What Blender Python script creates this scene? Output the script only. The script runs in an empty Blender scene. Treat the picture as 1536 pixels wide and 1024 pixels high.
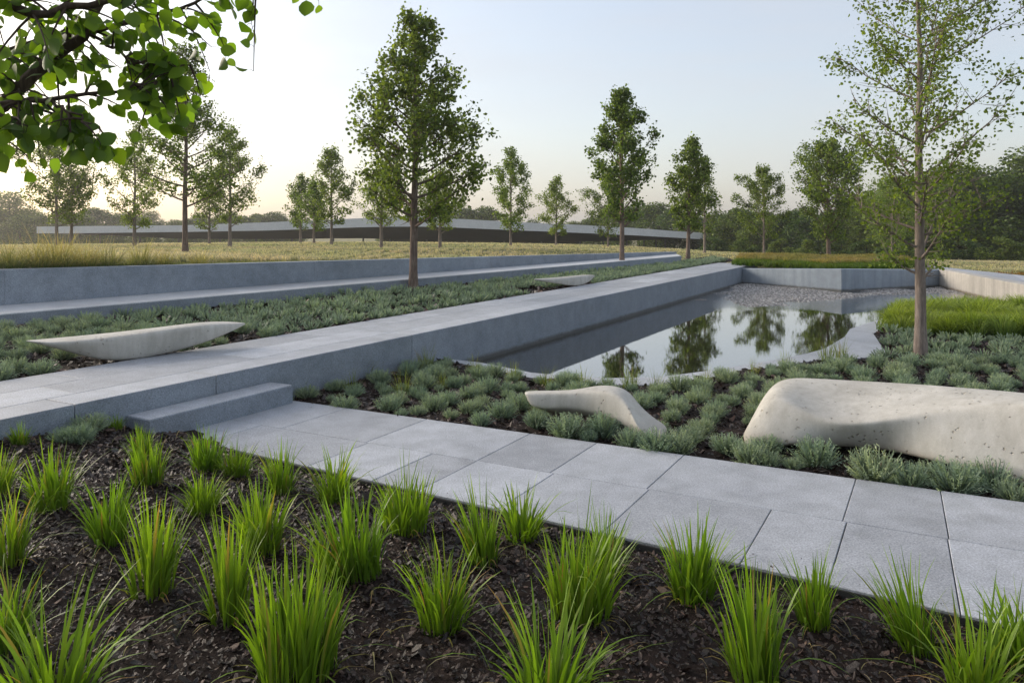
import bpy, math, random
import numpy as np
from mathutils import Vector
R = math.radians
rng = np.random.default_rng(7)
random.seed(7)
SC = bpy.context.scene
COL = SC.collection
EYE, FP, CX, HY = 1.5, 1150.0, 768.0, 340.0

def P(px, py, z):                      # point of the photograph lying at height z
    d = (EYE - z) * FP / (py - HY)
    return np.array(((px - CX) / FP * d, d, z))
def Q(px, py, d):                      # point of the photograph at distance d
    return np.array(((px - CX) / FP * d, d, EYE - (py - HY) * d / FP))
def PX(p):
    return CX + p[0] / p[1] * FP, HY + (EYE - p[2]) * FP / p[1]
U = np.array((637.0, 1150.0)); U /= np.linalg.norm(U)
V = np.array((U[1], -U[0]))
def UV(u, v): return u * U + v * V

# ------------------------------------------------------------------ meshes
def mesh_np(name, verts, faces, attr=None, smooth=False):
    me = bpy.data.meshes.new(name)
    verts = np.asarray(verts, dtype=np.float32)
    me.vertices.add(len(verts)); me.vertices.foreach_set('co', verts.ravel())
    if not isinstance(faces, (list, tuple)): faces = [faces]
    faces = [np.asarray(f, dtype=np.int32) for f in faces if len(f)]
    tot = sum(f.size for f in faces)
    me.loops.add(tot)
    me.loops.foreach_set('vertex_index', np.concatenate([f.ravel() for f in faces]))
    starts, o = [], 0
    for f in faces:
        n, k = f.shape
        starts.append(o + np.arange(n, dtype=np.int32) * k); o += n * k
    starts = np.concatenate(starts).astype(np.int32)
    me.polygons.add(len(starts)); me.polygons.foreach_set('loop_start', starts)
    me.polygons.foreach_set('use_smooth', np.full(len(starts), bool(smooth)))
    if attr is not None:
        a = me.color_attributes.new('col', 'FLOAT_COLOR', 'POINT')
        c = np.ones((len(verts), 4), dtype=np.float32); c[:, :attr.shape[1]] = attr
        a.data.foreach_set('color', c.ravel())
    me.update(calc_edges=True); me.validate()
    return me

class Acc:
    def __init__(s): s.v, s.f, s.a, s.n = [], {}, [], 0
    def add(s, v, faces, a=None):
        v = np.asarray(v, float)
        if not isinstance(faces, (list, tuple)): faces = [faces]
        for f in faces:
            f = np.asarray(f)
            if f.size: s.f.setdefault(f.shape[1], []).append(f + s.n)
        s.v.append(v); s.n += len(v)
        s.a.append(np.zeros((len(v), 3)) if a is None else a)
    def mesh(s, name, smooth=False):
        return mesh_np(name, np.concatenate(s.v), [np.concatenate(x) for x in s.f.values()], np.concatenate(s.a), smooth)

def link(name, me, mat=None, parent=None):
    o = bpy.data.objects.new(name, me); COL.objects.link(o)
    if mat is not None and me is not None:
        me.materials.clear(); me.materials.append(mat)
    if parent is not None: o.parent = parent
    return o
def tag(o, label=None, cat=None, group=None, kind=None):
    if label: o['label'] = label
    if cat: o['category'] = cat
    if group: o['group'] = group
    if kind: o['kind'] = kind
    return o

# ------------------------------------------------------------------ materials
def newmat(name):
    m = bpy.data.materials.new(name); m.use_nodes = True
    nt = m.node_tree; nt.nodes.clear()
    out = nt.nodes.new('ShaderNodeOutputMaterial')
    return m, nt, out
def N(nt, typ, **kw):
    n = nt.nodes.new(typ)
    for k, v in kw.items():
        if k.startswith('i_'): n.inputs[k[2:].replace('_', ' ')].default_value = v
        else: setattr(n, k, v)
    return n
def L(nt, a, b): nt.links.new(a, b)
def ramp(nt, src, stops):
    r = nt.nodes.new('ShaderNodeValToRGB'); el = r.color_ramp.elements
    while len(el) < len(stops): el.new(0.5)
    for e, (p, c) in zip(el, stops):
        e.position = p; e.color = tuple(c) + (1,) if len(c) == 3 else c
    L(nt, src, r.inputs[0]); return r
def noise(nt, co, scale, detail=4, rough=.55, dist=0.0):
    n = nt.nodes.new('ShaderNodeTexNoise'); n.inputs['Scale'].default_value = scale
    n.inputs['Detail'].default_value = detail; n.inputs['Roughness'].default_value = rough
    n.inputs['Distortion'].default_value = dist
    L(nt, co, n.inputs['Vector']); return n
def mixc(nt, fac, a, b, mode='MIX'):
    m = nt.nodes.new('ShaderNodeMix'); m.data_type = 'RGBA'; m.blend_type = mode
    for sock, v in ((m.inputs[0], fac), (m.inputs[6], a), (m.inputs[7], b)):
        if isinstance(v, (int, float)): sock.default_value = v
        elif isinstance(v, tuple): sock.default_value = v + (1,) if len(v) == 3 else v
        else: L(nt, v, sock)
    return m.outputs[2]
def math_(nt, op, a, b=0.0, c=None):
    m = nt.nodes.new('ShaderNodeMath'); m.operation = op
    for i, v in enumerate((a, b) if c is None else (a, b, c)):
        if isinstance(v, (int, float)): m.inputs[i].default_value = v
        else: L(nt, v, m.inputs[i])
    return m.outputs[0]
def objco(nt, world=True):
    if world:
        g = nt.nodes.new('ShaderNodeNewGeometry'); return g.outputs['Position']
    return nt.nodes.new('ShaderNodeTexCoord').outputs['Object']

def stone_mat(name, c0, c1, speck=.5, slab=.12, rough=.75, stain=.35, streak=False, damp=False):
    m, nt, out = newmat(name); co = objco(nt)
    at = N(nt, 'ShaderNodeAttribute', attribute_name='col')
    sep = nt.nodes.new('ShaderNodeSeparateColor'); L(nt, at.outputs['Color'], sep.inputs[0])
    big = noise(nt, co, 1.1, 5, .6, .4)
    if streak:
        mp = N(nt, 'ShaderNodeMapping'); mp.inputs['Scale'].default_value = (5, 5, .45); L(nt, co, mp.inputs['Vector'])
        big = noise(nt, mp.outputs[0], 1.0, 5, .65, .3)
    base = ramp(nt, big.outputs[0], [(.3, c0), (.7, c1)])
    sp = noise(nt, co, 105, 3, .8)
    spr = ramp(nt, sp.outputs[0], [(.36, (.5,) * 3), (.47, (.92,) * 3), (.56, (1.05,) * 3), (.68, (1.6,) * 3)])
    c = mixc(nt, speck, base.outputs[0], spr.outputs[0], 'MULTIPLY')
    mid = noise(nt, co, 6, 6, .7)
    midr = ramp(nt, mid.outputs[0], [(.3, (.74, .74, .72)), (.6, (1.08, 1.08, 1.08))])
    c = mixc(nt, stain, c, midr.outputs[0], 'MULTIPLY')
    tone = math_(nt, 'MULTIPLY_ADD', sep.outputs[1], 2 * slab, 1 - slab)
    cmb = nt.nodes.new('ShaderNodeCombineColor')
    for i in range(3): L(nt, tone, cmb.inputs[i])
    c = mixc(nt, 1.0, c, cmb.outputs[0], 'MULTIPLY')
    if damp:
        sx = nt.nodes.new('ShaderNodeSeparateXYZ'); L(nt, co, sx.inputs[0]); dz = math_(nt, 'MULTIPLY_ADD', mid.outputs[0], -.09, sx.outputs[2])
        dr = nt.nodes.new('ShaderNodeMapRange'); dr.inputs['From Min'].default_value = -.215; dr.inputs['From Max'].default_value = -.165; L(nt, dz, dr.inputs['Value'])
        c = mixc(nt, dr.outputs[0], mixc(nt, 1.0, c, (.42, .37, .31), 'MULTIPLY'), c)
    b = N(nt, 'ShaderNodeBsdfPrincipled'); L(nt, c, b.inputs['Base Color'])
    rr = ramp(nt, mid.outputs[0], [(.3, (rough - .14,) * 3), (.7, (rough + .08,) * 3)])
    L(nt, rr.outputs[0], b.inputs['Roughness']); b.inputs['Specular IOR Level'].default_value = .4
    bp = N(nt, 'ShaderNodeBump'); bp.inputs['Strength'].default_value = .35; bp.inputs['Distance'].default_value = .002
    h = math_(nt, 'ADD', sp.outputs[0], mid.outputs[0]); L(nt, h, bp.inputs['Height'])
    L(nt, bp.outputs[0], b.inputs['Normal']); L(nt, b.outputs[0], out.inputs[0])
    return m

def cast_mat(name):
    m, nt, out = newmat(name); co = objco(nt, True)
    big = noise(nt, co, 2.2, 6, .6, .6)
    base = ramp(nt, big.outputs[0], [(.28, (.38, .365, .33)), (.5, (.48, .465, .425)), (.72, (.57, .55, .505))])
    mp = N(nt, 'ShaderNodeMapping'); mp.inputs['Scale'].default_value = (9, 9, 1.3); L(nt, co, mp.inputs['Vector'])
    st = noise(nt, mp.outputs[0], 1.6, 5, .7)
    str_ = ramp(nt, st.outputs[0], [(.35, (.84, .83, .80)), (.6, (1.04,) * 3)])
    c = mixc(nt, .8, base.outputs[0], str_.outputs[0], 'MULTIPLY')
    vo = N(nt, 'ShaderNodeTexVoronoi'); vo.inputs['Scale'].default_value = 24; vo.inputs['Randomness'].default_value = 1
    wob = noise(nt, co, 30, 3, .6)
    cow = mixc(nt, .035, co, wob.outputs['Color'], 'ADD'); L(nt, cow, vo.inputs['Vector'])
    szr = noise(nt, co, 9, 1, .5)
    thr = ramp(nt, szr.outputs[0], [(.50, (0, 0, 0)), (.74, (.26,) * 3)])
    pit = math_(nt, 'SUBTRACT', vo.outputs['Distance'], thr.outputs[0])
    pitr = ramp(nt, pit, [(0.0, (.74, .71, .66)), (.06, (1, 1, 1))])
    c = mixc(nt, 1.0, c, pitr.outputs[0], 'MULTIPLY')
    fine = noise(nt, co, 120, 4, .7)
    finer = ramp(nt, fine.outputs[0], [(.3, (.86,) * 3), (.7, (1.08,) * 3)])
    c = mixc(nt, .7, c, finer.outputs[0], 'MULTIPLY')
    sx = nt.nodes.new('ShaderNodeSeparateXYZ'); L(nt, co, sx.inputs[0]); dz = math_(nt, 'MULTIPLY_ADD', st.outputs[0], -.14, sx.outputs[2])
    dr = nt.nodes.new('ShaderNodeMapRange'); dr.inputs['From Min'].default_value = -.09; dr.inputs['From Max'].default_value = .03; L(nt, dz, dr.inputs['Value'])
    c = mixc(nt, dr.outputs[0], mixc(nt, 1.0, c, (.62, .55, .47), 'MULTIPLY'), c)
    b = N(nt, 'ShaderNodeBsdfPrincipled'); L(nt, c, b.inputs['Base Color'])
    b.inputs['Roughness'].default_value = .62; b.inputs['Specular IOR Level'].default_value = .4
    hh = ramp(nt, pit, [(0.0, (0, 0, 0)), (.10, (1, 1, 1))])
    bp = N(nt, 'ShaderNodeBump'); bp.inputs['Strength'].default_value = .8; bp.inputs['Distance'].default_value = .012
    L(nt, hh.outputs[0], bp.inputs['Height'])
    b2 = N(nt, 'ShaderNodeBump'); b2.inputs['Strength'].default_value = .25; b2.inputs['Distance'].default_value = .003
    L(nt, fine.outputs[0], b2.inputs['Height']); L(nt, bp.outputs[0], b2.inputs['Normal'])
    L(nt, b2.outputs[0], b.inputs['Normal']); L(nt, b.outputs[0], out.inputs[0])
    return m

def leaf_mat(name, base, tip, var, trans=.4, rough=.5, tcol=(1.25, 1.25, .55), spec=.35, patch=None, orv=((.86, .9, .9), (1.14, 1.06, .98))):
    """col.r = 0 base .. 1 tip, col.g = random, col.b = 1 for dry leaves"""
    m, nt, out = newmat(name)
    at = N(nt, 'ShaderNodeAttribute', attribute_name='col')
    sep = nt.nodes.new('ShaderNodeSeparateColor'); L(nt, at.outputs['Color'], sep.inputs[0])
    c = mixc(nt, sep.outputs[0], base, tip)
    rv = ramp(nt, sep.outputs[1], [(0, (1 - var,) * 3), (.5, (1, 1, 1)), (1, (1 + var * 1.3, 1 + var, 1 - var * .3))])
    c = mixc(nt, 1.0, c, rv.outputs[0], 'MULTIPLY')
    c = mixc(nt, sep.outputs[2], c, (.36, .21, .09))
    oi = nt.nodes.new('ShaderNodeObjectInfo')
    orr = ramp(nt, oi.outputs['Random'], [(0, orv[0]), (1, orv[1])])
    c = mixc(nt, 1.0, c, orr.outputs[0], 'MULTIPLY')
    if patch:
        pn = noise(nt, objco(nt), patch[0], 4, .6)
        pr = ramp(nt, pn.outputs[0], [(.35, patch[1]), (.65, patch[2])])
        c = mixc(nt, 1.0, c, pr.outputs[0], 'MULTIPLY')
    b = N(nt, 'ShaderNodeBsdfPrincipled'); L(nt, c, b.inputs['Base Color'])
    b.inputs['Roughness'].default_value = rough; b.inputs['Specular IOR Level'].default_value = spec
    t = nt.nodes.new('ShaderNodeBsdfTranslucent'); tc = mixc(nt, 1.0, c, tcol, 'MULTIPLY'); L(nt, tc, t.inputs[0])
    mx = nt.nodes.new('ShaderNodeMixShader'); mx.inputs[0].default_value = trans
    L(nt, b.outputs[0], mx.inputs[1]); L(nt, t.outputs[0], mx.inputs[2]); L(nt, mx.outputs[0], out.inputs[0])
    return m

def simple_mat(name, col, rough=.7, spec=.3, nz=None, bump=0, metal=0):
    m, nt, out = newmat(name); b = N(nt, 'ShaderNodeBsdfPrincipled')
    b.inputs['Roughness'].default_value = rough; b.inputs['Specular IOR Level'].default_value = spec
    b.inputs['Metallic'].default_value = metal
    if nz:
        n = noise(nt, objco(nt), nz[0], 6, .65); r = ramp(nt, n.outputs[0], [(.3, nz[1]), (.7, nz[2])]); L(nt, r.outputs[0], b.inputs['Base Color'])
        if bump:
            bp = N(nt, 'ShaderNodeBump'); bp.inputs['Distance'].default_value = bump; L(nt, n.outputs[0], bp.inputs['Height']); L(nt, bp.outputs[0], b.inputs['Normal'])
    else: b.inputs['Base Color'].default_value = tuple(col) + (1,)
    L(nt, b.outputs[0], out.inputs[0]); return m

M = {}
M['paving'] = stone_mat('paving_stone', (.335, .352, .385), (.44, .46, .495), .8, .16, .62, .8)
M['granite'] = stone_mat('granite_wall', (.205, .24, .285), (.28, .315, .365), .8, .10, .7, .75, False, True)
M['concrete'] = stone_mat('pool_concrete', (.23, .275, .325), (.32, .37, .425), .25, .06, .7, .5, True, True)
M['weathered'] = stone_mat('weathered_concrete', (.34, .32, .29), (.50, .475, .43), .25, .05, .75, .6, True, True)
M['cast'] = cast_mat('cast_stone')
M['joint'] = simple_mat('joint_shadow', (.03, .03, .03), .9)
M['soil'] = simple_mat('dark_soil', None, .9, .2, (22, (.010, .006, .005), (.028, .017, .013)), .02)
M['meadow_ground'] = simple_mat('meadow_ground', None, .9, .1, (1.2, (.12, .13, .055), (.27, .235, .14)), 0)
M['gravel'] = simple_mat('pool_gravel', None, .5, .5, (38, (.07, .054, .042), (.28, .235, .20)), .02)

def chip_mat():
    m, nt, out = newmat('bark_chips')
    at = N(nt, 'ShaderNodeAttribute', attribute_name='col')
    sep = nt.nodes.new('ShaderNodeSeparateColor'); L(nt, at.outputs['Color'], sep.inputs[0])
    r = ramp(nt, sep.outputs[1], [(0, (.007, .004, .003)), (.5, (.024, .0115, .008)), (.85, (.050, .025, .017)), (.97, (.10, .050, .032)), (1, (.25, .16, .11))])
    b = N(nt, 'ShaderNodeBsdfPrincipled'); L(nt, r.outputs[0], b.inputs['Base Color'])
    b.inputs['Roughness'].default_value = .45; b.inputs['Specular IOR Level'].default_value = .5
    n = noise(nt, objco(nt), 190, 3, .7); bp = N(nt, 'ShaderNodeBump'); bp.inputs['Distance'].default_value = .004
    L(nt, n.outputs[0], bp.inputs['Height']); L(nt, bp.outputs[0], b.inputs['Normal'])
    L(nt, b.outputs[0], out.inputs[0]); return m
M['chips'] = chip_mat()

def bark_mat(name, c0, c1, c2):
    m, nt, out = newmat(name); co = nt.nodes.new('ShaderNodeTexCoord').outputs['Object']
    mp = N(nt, 'ShaderNodeMapping'); mp.inputs['Scale'].default_value = (34, 34, 5); L(nt, co, mp.inputs['Vector'])
    n = noise(nt, mp.outputs[0], 1.0, 6, .7, .6)
    r = ramp(nt, n.outputs[0], [(.3, c0), (.52, c1), (.72, c2)])
    b = N(nt, 'ShaderNodeBsdfPrincipled'); L(nt, r.outputs[0], b.inputs['Base Color']); b.inputs['Roughness'].default_value = .85
    b.inputs['Specular IOR Level'].default_value = .2
    bp = N(nt, 'ShaderNodeBump'); bp.inputs['Distance'].default_value = .012; bp.inputs['Strength'].default_value = .7
    L(nt, n.outputs[0], bp.inputs['Height']); L(nt, bp.outputs[0], b.inputs['Normal']); L(nt, b.outputs[0], out.inputs[0]); return m
M['bark'] = bark_mat('brown_bark', (.07, .05, .04), (.17, .125, .10), (.30, .24, .20))
M['bark_pale'] = bark_mat('pale_bark', (.13, .10, .085), (.24, .195, .165), (.36, .30, .26))
M['bark_dark'] = bark_mat('dark_bark', (.025, .018, .014), (.06, .042, .03), (.11, .08, .06))

M['leaf'] = leaf_mat('maple_leaf', (.095, .155, .038), (.165, .235, .065), .55, .45)
M['leaf_light'] = leaf_mat('young_leaf', (.12, .19, .04), (.18, .26, .06), .4, .45)
M["leaf_near"] = leaf_mat("round_leaf", (.07, .145, .026), (.11, .19, .034), .4, .6, .38, (1.6, 1.65, .4))
M['leaf_wood'] = leaf_mat('wood_foliage', (.05, .095, .024), (.10, .155, .038), .55, .35, .6, orv=((.62, .72, .7), (1.55, 1.35, 1.0)))
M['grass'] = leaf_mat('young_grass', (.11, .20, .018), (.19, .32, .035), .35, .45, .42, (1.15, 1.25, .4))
M['grass_pool'] = leaf_mat('pool_grass', (.10, .17, .03), (.24, .29, .07), .35, .4)
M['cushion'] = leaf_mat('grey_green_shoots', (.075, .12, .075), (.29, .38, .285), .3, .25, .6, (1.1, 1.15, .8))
M['meadow'] = leaf_mat('meadow_grass', (.15, .20, .085), (.72, .655, .52), .35, .4, .7, (1.1, 1.05, .9), .2, (.45, (.8, .93, .76), (1.12, 1.03, 1.0)))
M['green_mass'] = leaf_mat('lush_grass', (.055, .14, .014), (.30, .41, .09), .35, .42, .5, (1.2, 1.2, .5), .3, (1.1, (.85, .9, .8), (1.15, 1.05, 1.0)))
M['planter'] = leaf_mat('planter_grass', (.07, .15, .018), (.40, .33, .18), .35, .4, .6, (1.2, 1.1, .6), .2, (.7, (.75, .95, .7), (1.12, 1.0, .95)))
M['fountain'] = leaf_mat('fountain_grass', (.04, .10, .025), (.50, .43, .24), .3, .38, .6)

def water_mat():
    m, nt, out = newmat('still_water'); co = objco(nt)
    n = noise(nt, co, 1.6, 3, .5); n2 = noise(nt, co, 14, 3, .6)
    # ripples grow towards the shallow far end
    sx = nt.nodes.new('ShaderNodeSeparateXYZ'); L(nt, co, sx.inputs[0])
    far = nt.nodes.new('ShaderNodeMapRange'); far.inputs['From Min'].default_value = 15.5; far.inputs['From Max'].default_value = 18.5
    L(nt, sx.outputs[1], far.inputs['Value'])
    amp = math_(nt, 'MULTIPLY_ADD', far.outputs[0], .5, .012)
    h = math_(nt, 'MULTIPLY', n2.outputs[0], amp); h = math_(nt, 'MULTIPLY_ADD', n.outputs[0], .02, h)
    bp = N(nt, 'ShaderNodeBump'); bp.inputs['Distance'].default_value = .03; bp.inputs['Strength'].default_value = .5; L(nt, h, bp.inputs['Height'])
    g = nt.nodes.new('ShaderNodeBsdfGlossy'); g.inputs['Roughness'].default_value = .015; g.inputs['Color'].default_value = (.97, .97, .97, 1)
    d = nt.nodes.new('ShaderNodeBsdfTransparent'); d.inputs[0].default_value = (.62, .60, .55, 1)
    fr = nt.nodes.new('ShaderNodeFresnel'); fr.inputs[0].default_value = 1.9
    fm = nt.nodes.new('ShaderNodeMapRange'); fm.inputs['From Max'].default_value = .75; fm.inputs['To Min'].default_value = .22; fm.inputs['To Max'].default_value = .9
    L(nt, fr.outputs[0], fm.inputs['Value'])
    mx = nt.nodes.new('ShaderNodeMixShader'); L(nt, fm.outputs[0], mx.inputs[0]); L(nt, d.outputs[0], mx.inputs[1]); L(nt, g.outputs[0], mx.inputs[2])
    L(nt, bp.outputs[0], g.inputs['Normal']); L(nt, mx.outputs[0], out.inputs[0]); return m
M['water'] = water_mat()

# ------------------------------------------------------------------ helpers: prisms
def inset(poly, c):
    n = len(poly); o = []
    area = sum(poly[i][0] * poly[(i + 1) % n][1] - poly[(i + 1) % n][0] * poly[i][1] for i in range(n))
    s = 1 if area > 0 else -1
    for i in range(n):
        a, b, d = np.array(poly[i - 1][:2]), np.array(poly[i][:2]), np.array(poly[(i + 1) % n][:2])
        e1 = (b - a) / (np.linalg.norm(b - a) + 1e-9); e2 = (d - b) / (np.linalg.norm(d - b) + 1e-9)
        n1 = s * np.array((-e1[1], e1[0])); n2 = s * np.array((-e2[1], e2[0]))
        k = c / max(.3, 1 + n1.dot(n2)); o.append(b + (n1 + n2) * k)
    return o
def prism(acc, poly, ztop, zbot, ch=.005, tone=None, gap=0.0):
    """poly: xy points; ztop/zbot scalar or list per point; chamfered top rim"""
    poly = [np.array(p[:2], float) for p in poly]
    if gap: poly = inset(poly, gap)
    n = len(poly)
    zt = [ztop] * n if np.isscalar(ztop) else list(ztop); zb = [zbot] * n if np.isscalar(zbot) else list(zbot)
    area = sum(poly[i][0] * poly[(i + 1) % n][1] - poly[(i + 1) % n][0] * poly[i][1] for i in range(n))
    if area < 0: poly = poly[::-1]; zt = zt[::-1]; zb = zb[::-1]
    ins = inset(poly, ch)
    v = [(*p, z) for p, z in zip(poly, zb)] + [(*p, z - ch) for p, z in zip(poly, zt)] + [(*p, z) for p, z in zip(ins, zt)]
    q = []
    for i in range(n):
        j = (i + 1) % n; q.append((i, j, n + j, n + i)); q.append((n + i, n + j, 2 * n + j, 2 * n + i))
    a = np.zeros((3 * n, 3)); a[:, 1] = random.random() if tone is None else tone
    acc.add(v, [np.array(q), np.array([[2 * n + i for i in range(n)]])], a)
def sheet(name, inside, zfun, x0, x1, y0, y1, step, mat, kind='structure'):
    xs = np.arange(x0, x1 + step, step); ys = np.arange(y0, y1 + step, step)
    X, Y = np.meshgrid(xs, ys, indexing='ij'); Z = zfun(X, Y)
    idx = np.arange(X.size).reshape(X.shape)
    f = np.stack([idx[:-1, :-1], idx[1:, :-1], idx[1:, 1:], idx[:-1, 1:]], -1).reshape(-1, 4)
    cx, cy = (X[:-1, :-1] + step / 2).ravel(), (Y[:-1, :-1] + step / 2).ravel()
    f = f[inside(cx, cy)]
    used, inv = np.unique(f.ravel(), return_inverse=True)
    v = np.stack([X.ravel(), Y.ravel(), Z.ravel()], 1)[used]
    return tag(link(name, mesh_np(name, v, inv.reshape(-1, 4), None, True), mat), kind=kind)
def inpoly(poly, x, y):
    x = np.asarray(x); y = np.asarray(y); r = np.zeros(x.shape, bool); n = len(poly)
    for i in range(n):
        x1, y1 = poly[i][:2]; x2, y2 = poly[(i + 1) % n][:2]
        if y1 == y2: continue
        c = ((y1 > y) != (y2 > y)) & (x < (x2 - x1) * (y - y1) / (y2 - y1) + x1); r ^= c
    return r
def dseg(poly, x, y):
    d = np.full(np.shape(x), 1e9); n = len(poly)
    for i in range(n):
        a = np.array(poly[i][:2], float); b = np.array(poly[(i + 1) % n][:2], float); e = b - a
        t = np.clip(((x - a[0]) * e[0] + (y - a[1]) * e[1]) / (e @ e + 1e-12), 0, 1)
        d = np.minimum(d, np.hypot(x - a[0] - t * e[0], y - a[1] - t * e[1]))
    return d
def tps(pts):
    pts = np.array(pts, float); n = len(pts)
    def k(r): return np.where(r > 1e-9, r * r * np.log(np.maximum(r, 1e-9)), 0)
    D = np.hypot(pts[:, None, 0] - pts[None, :, 0], pts[:, None, 1] - pts[None, :, 1])
    A = np.zeros((n + 3, n + 3)); A[:n, :n] = k(D) + np.eye(n) * .5; A[:n, n] = 1; A[:n, n + 1:] = pts[:, :2]; A[n, :n] = 1; A[n + 1:, :n] = pts[:, :2].T
    w = np.linalg.solve(A, np.r_[pts[:, 2], 0, 0, 0])
    def f(X, Y):
        X = np.asarray(X, float); Y = np.asarray(Y, float); Z = w[n] + w[n + 1] * X + w[n + 2] * Y
        for i in range(n): Z = Z + w[i] * k(np.hypot(X - pts[i, 0], Y - pts[i, 1]))
        return Z
    return f
def vnoise(X, Y, s, seed=0):
    X = np.asarray(X) / s; Y = np.asarray(Y) / s; x0 = np.floor(X); y0 = np.floor(Y); fx = X - x0; fy = Y - y0
    fx = fx * fx * (3 - 2 * fx); fy = fy * fy * (3 - 2 * fy)
    def h(a, b): return np.modf(np.abs(np.sin(a * 127.1 + b * 311.7 + seed * 17.3) * 43758.5453))[0]
    return (h(x0, y0) * (1 - fx) + h(x0 + 1, y0) * fx) * (1 - fy) + (h(x0, y0 + 1) * (1 - fx) + h(x0 + 1, y0 + 1) * fx) * fy - .5

# ------------------------------------------------------------------ key lines of the site
ZW, ZS, ZP, ZT, ZWATER = .30, .15, 0.0, .55, -.20          # walkway, step, path, terrace, water
VF, VB = -5.07, -6.35                                       # walkway front / back edge (v)
W_END = 25.6
def bl(px, py, z): return P(px, py, z)[:2]
terr_f0, terr_f1 = bl(0, 471, ZT), bl(1022, 383.8, ZT)      # terrace front edge
terr_b0, terr_b1 = bl(0, 458, ZT), bl(1015, 380.6, ZT)      # terrace back edge = wall foot
def ext(a, b, t): return a + (b - a) * t
wall_l = ext(terr_b0, terr_b1, -.75)
terr_fl = ext(terr_f0, terr_f1, -.6)
plant_a, plant_b, plant_c = bl(1106, 424, ZWATER), bl(1262, 438.7, -.22), bl(1419, 429.5, ZWATER)
rw0, rw1 = bl(1414, 404.6, ZW), bl(1536, 427, ZW)
rw_back0, rw_back1 = bl(1386, 397.5, ZW), bl(1536, 413, ZW)
rw2 = ext(rw0, rw1, 2.15)
GARDEN = [wall_l - .3 * V, terr_b0 - .28 * V, terr_b1 - .28 * V, bl(1075, 385, .33), UV(W_END, VF - .3), plant_a + np.array((.3, .35)),
          plant_b + np.array((0, .35)), plant_c + np.array((.0, .35)), rw_back0 + np.array((.0, -.15)), rw_back1, ext(rw_back0, rw_back1, 2.0), np.array((13., 2.)), np.array((13., -8.)), np.array((-16., -8.))]
def tb(px, py, d): q = Q(px, py, d); return (q[0], q[1], q[2])
Tpts = [(*terr_b0, .98), (*wall_l, 1.05), tb(400, 395.7, 12.6), (*(terr_b1), .60), (-14, 12, 1.02), tb(278, 373, 18), tb(85, 365, 31), tb(202, 364, 30), tb(345, 364, 31),
        tb(497, 363, 34), tb(571, 368, 30), tb(660, 368, 30), tb(765, 365, 37), tb(833, 365, 48), tb(911, 366, 50), (6.4, 27.5, .33), tb(1145, 383, 41), tb(1243, 384, 37), tb(1057, 376, 40),
        (*(plant_a + (.2, .5)), .25), (*(plant_b + (0, .5)), .38), (*(plant_c + (0, .5)), .28), (10, 26, .22), (14, 19, .26), (14, 26, .2), (16, 12, .15), (13, 3, -.05), (13, -6, -.05), (0, -9, 0), (-12, -8, .3),
        tb(1500, 388, 75), tb(1200, 386, 75), tb(800, 368, 90), tb(400, 368, 90), tb(50, 368, 90), tb(-200, 372, 60), tb(1750, 390, 60), tb(50, 364, 150), tb(1500, 375, 160), tb(800, 366, 160)]
T = tps(Tpts)
def ground_z(X, Y):
    X = np.asarray(X, float); Y = np.asarray(Y, float)
    r = np.hypot(X, Y); k = np.clip((r - 110) / 60, 0, 1)
    s = np.maximum(r / 160, 1); z = T(X / s, Y / s) * (1 - k) + (-2.4) * k
    return z - .13 * np.clip((Y - 11) / 8, 0, 1) + vnoise(X, Y, 2.3) * .05 * np.clip((Y - 9) / 6, 0, 1)
def ground_full(X, Y):
    z = ground_z(X, Y) - .02
    ins = inpoly(GARDEN, X, Y); d = dseg(GARDEN, X, Y)
    return np.where(ins, np.minimum(z, .95) - np.clip(d / .22, 0, 1) * 1.5 - .03, z)
def axis(a, b, fine0, fine1, step, grow):
    xs = list(np.arange(fine0, fine1, step)); s = step; x = xs[-1]
    while x < b: s *= grow; x += s; xs.append(x)
    s = step; x = fine0; lo = []
    while x > a: s *= grow; x -= s; lo.append(x)
    return np.array(lo[::-1] + xs)
gx = axis(-700, 700, -14, 16, .15, 1.12); gy = axis(-300, 1100, -3, 29, .15, 1.10)
GX, GY = np.meshgrid(gx, gy, indexing='ij'); GZ = ground_full(GX, GY)
gi = np.arange(GX.size).reshape(GX.shape)
gf = np.stack([gi[:-1, :-1], gi[1:, :-1], gi[1:, 1:], gi[:-1, 1:]], -1).reshape(-1, 4)
tag(link('ground', mesh_np('ground', np.stack([GX.ravel(), GY.ravel(), GZ.ravel()], 1), gf, None, True), M['meadow_ground']), kind='structure')

# ------------------------------------------------------------------ hardscape
# near path: far edge F, near edge N  (photo coordinates on z = 0)
pF = [bl(437, 600, 0), bl(1536, 752.5, 0)]; pN = [bl(257, 652, 0), bl(1532, 941, 0)]
pFr, pNr = ext(*pF, 1.7), ext(*pN, 1.55)
def onF(px): # far edge at photo column
    return None
acc = Acc()
def lerp(a, b, t): return a + (b - a) * t
# longitudinal joint and cross joints, as in the photograph
J = [bl(500, 654, 0), bl(716, 690, 0), bl(974, 733.5, 0), bl(1156, 766, 0), bl(1270, 783, 0), bl(1422, 810, 0), bl(1536, 826, 0)]
def line_pt(a, b, q, dirv):   # hit of the line a-b with the ray q + t dirv
    e = b - a; A = np.array([[e[0], -dirv[0]], [e[1], -dirv[1]]]); s, t = np.linalg.solve(A, q - a); return a + e * s
jl0, jl1 = bl(470, 650, 0), bl(1536, 826, 0)
def cross(px, py, d=None):
    q = bl(px, py, 0); d = U if d is None else d
    return line_pt(pF[0], pF[1], q, d), line_pt(jl0, jl1, q, d), line_pt(pN[0], pN[1], q, d)
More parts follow.
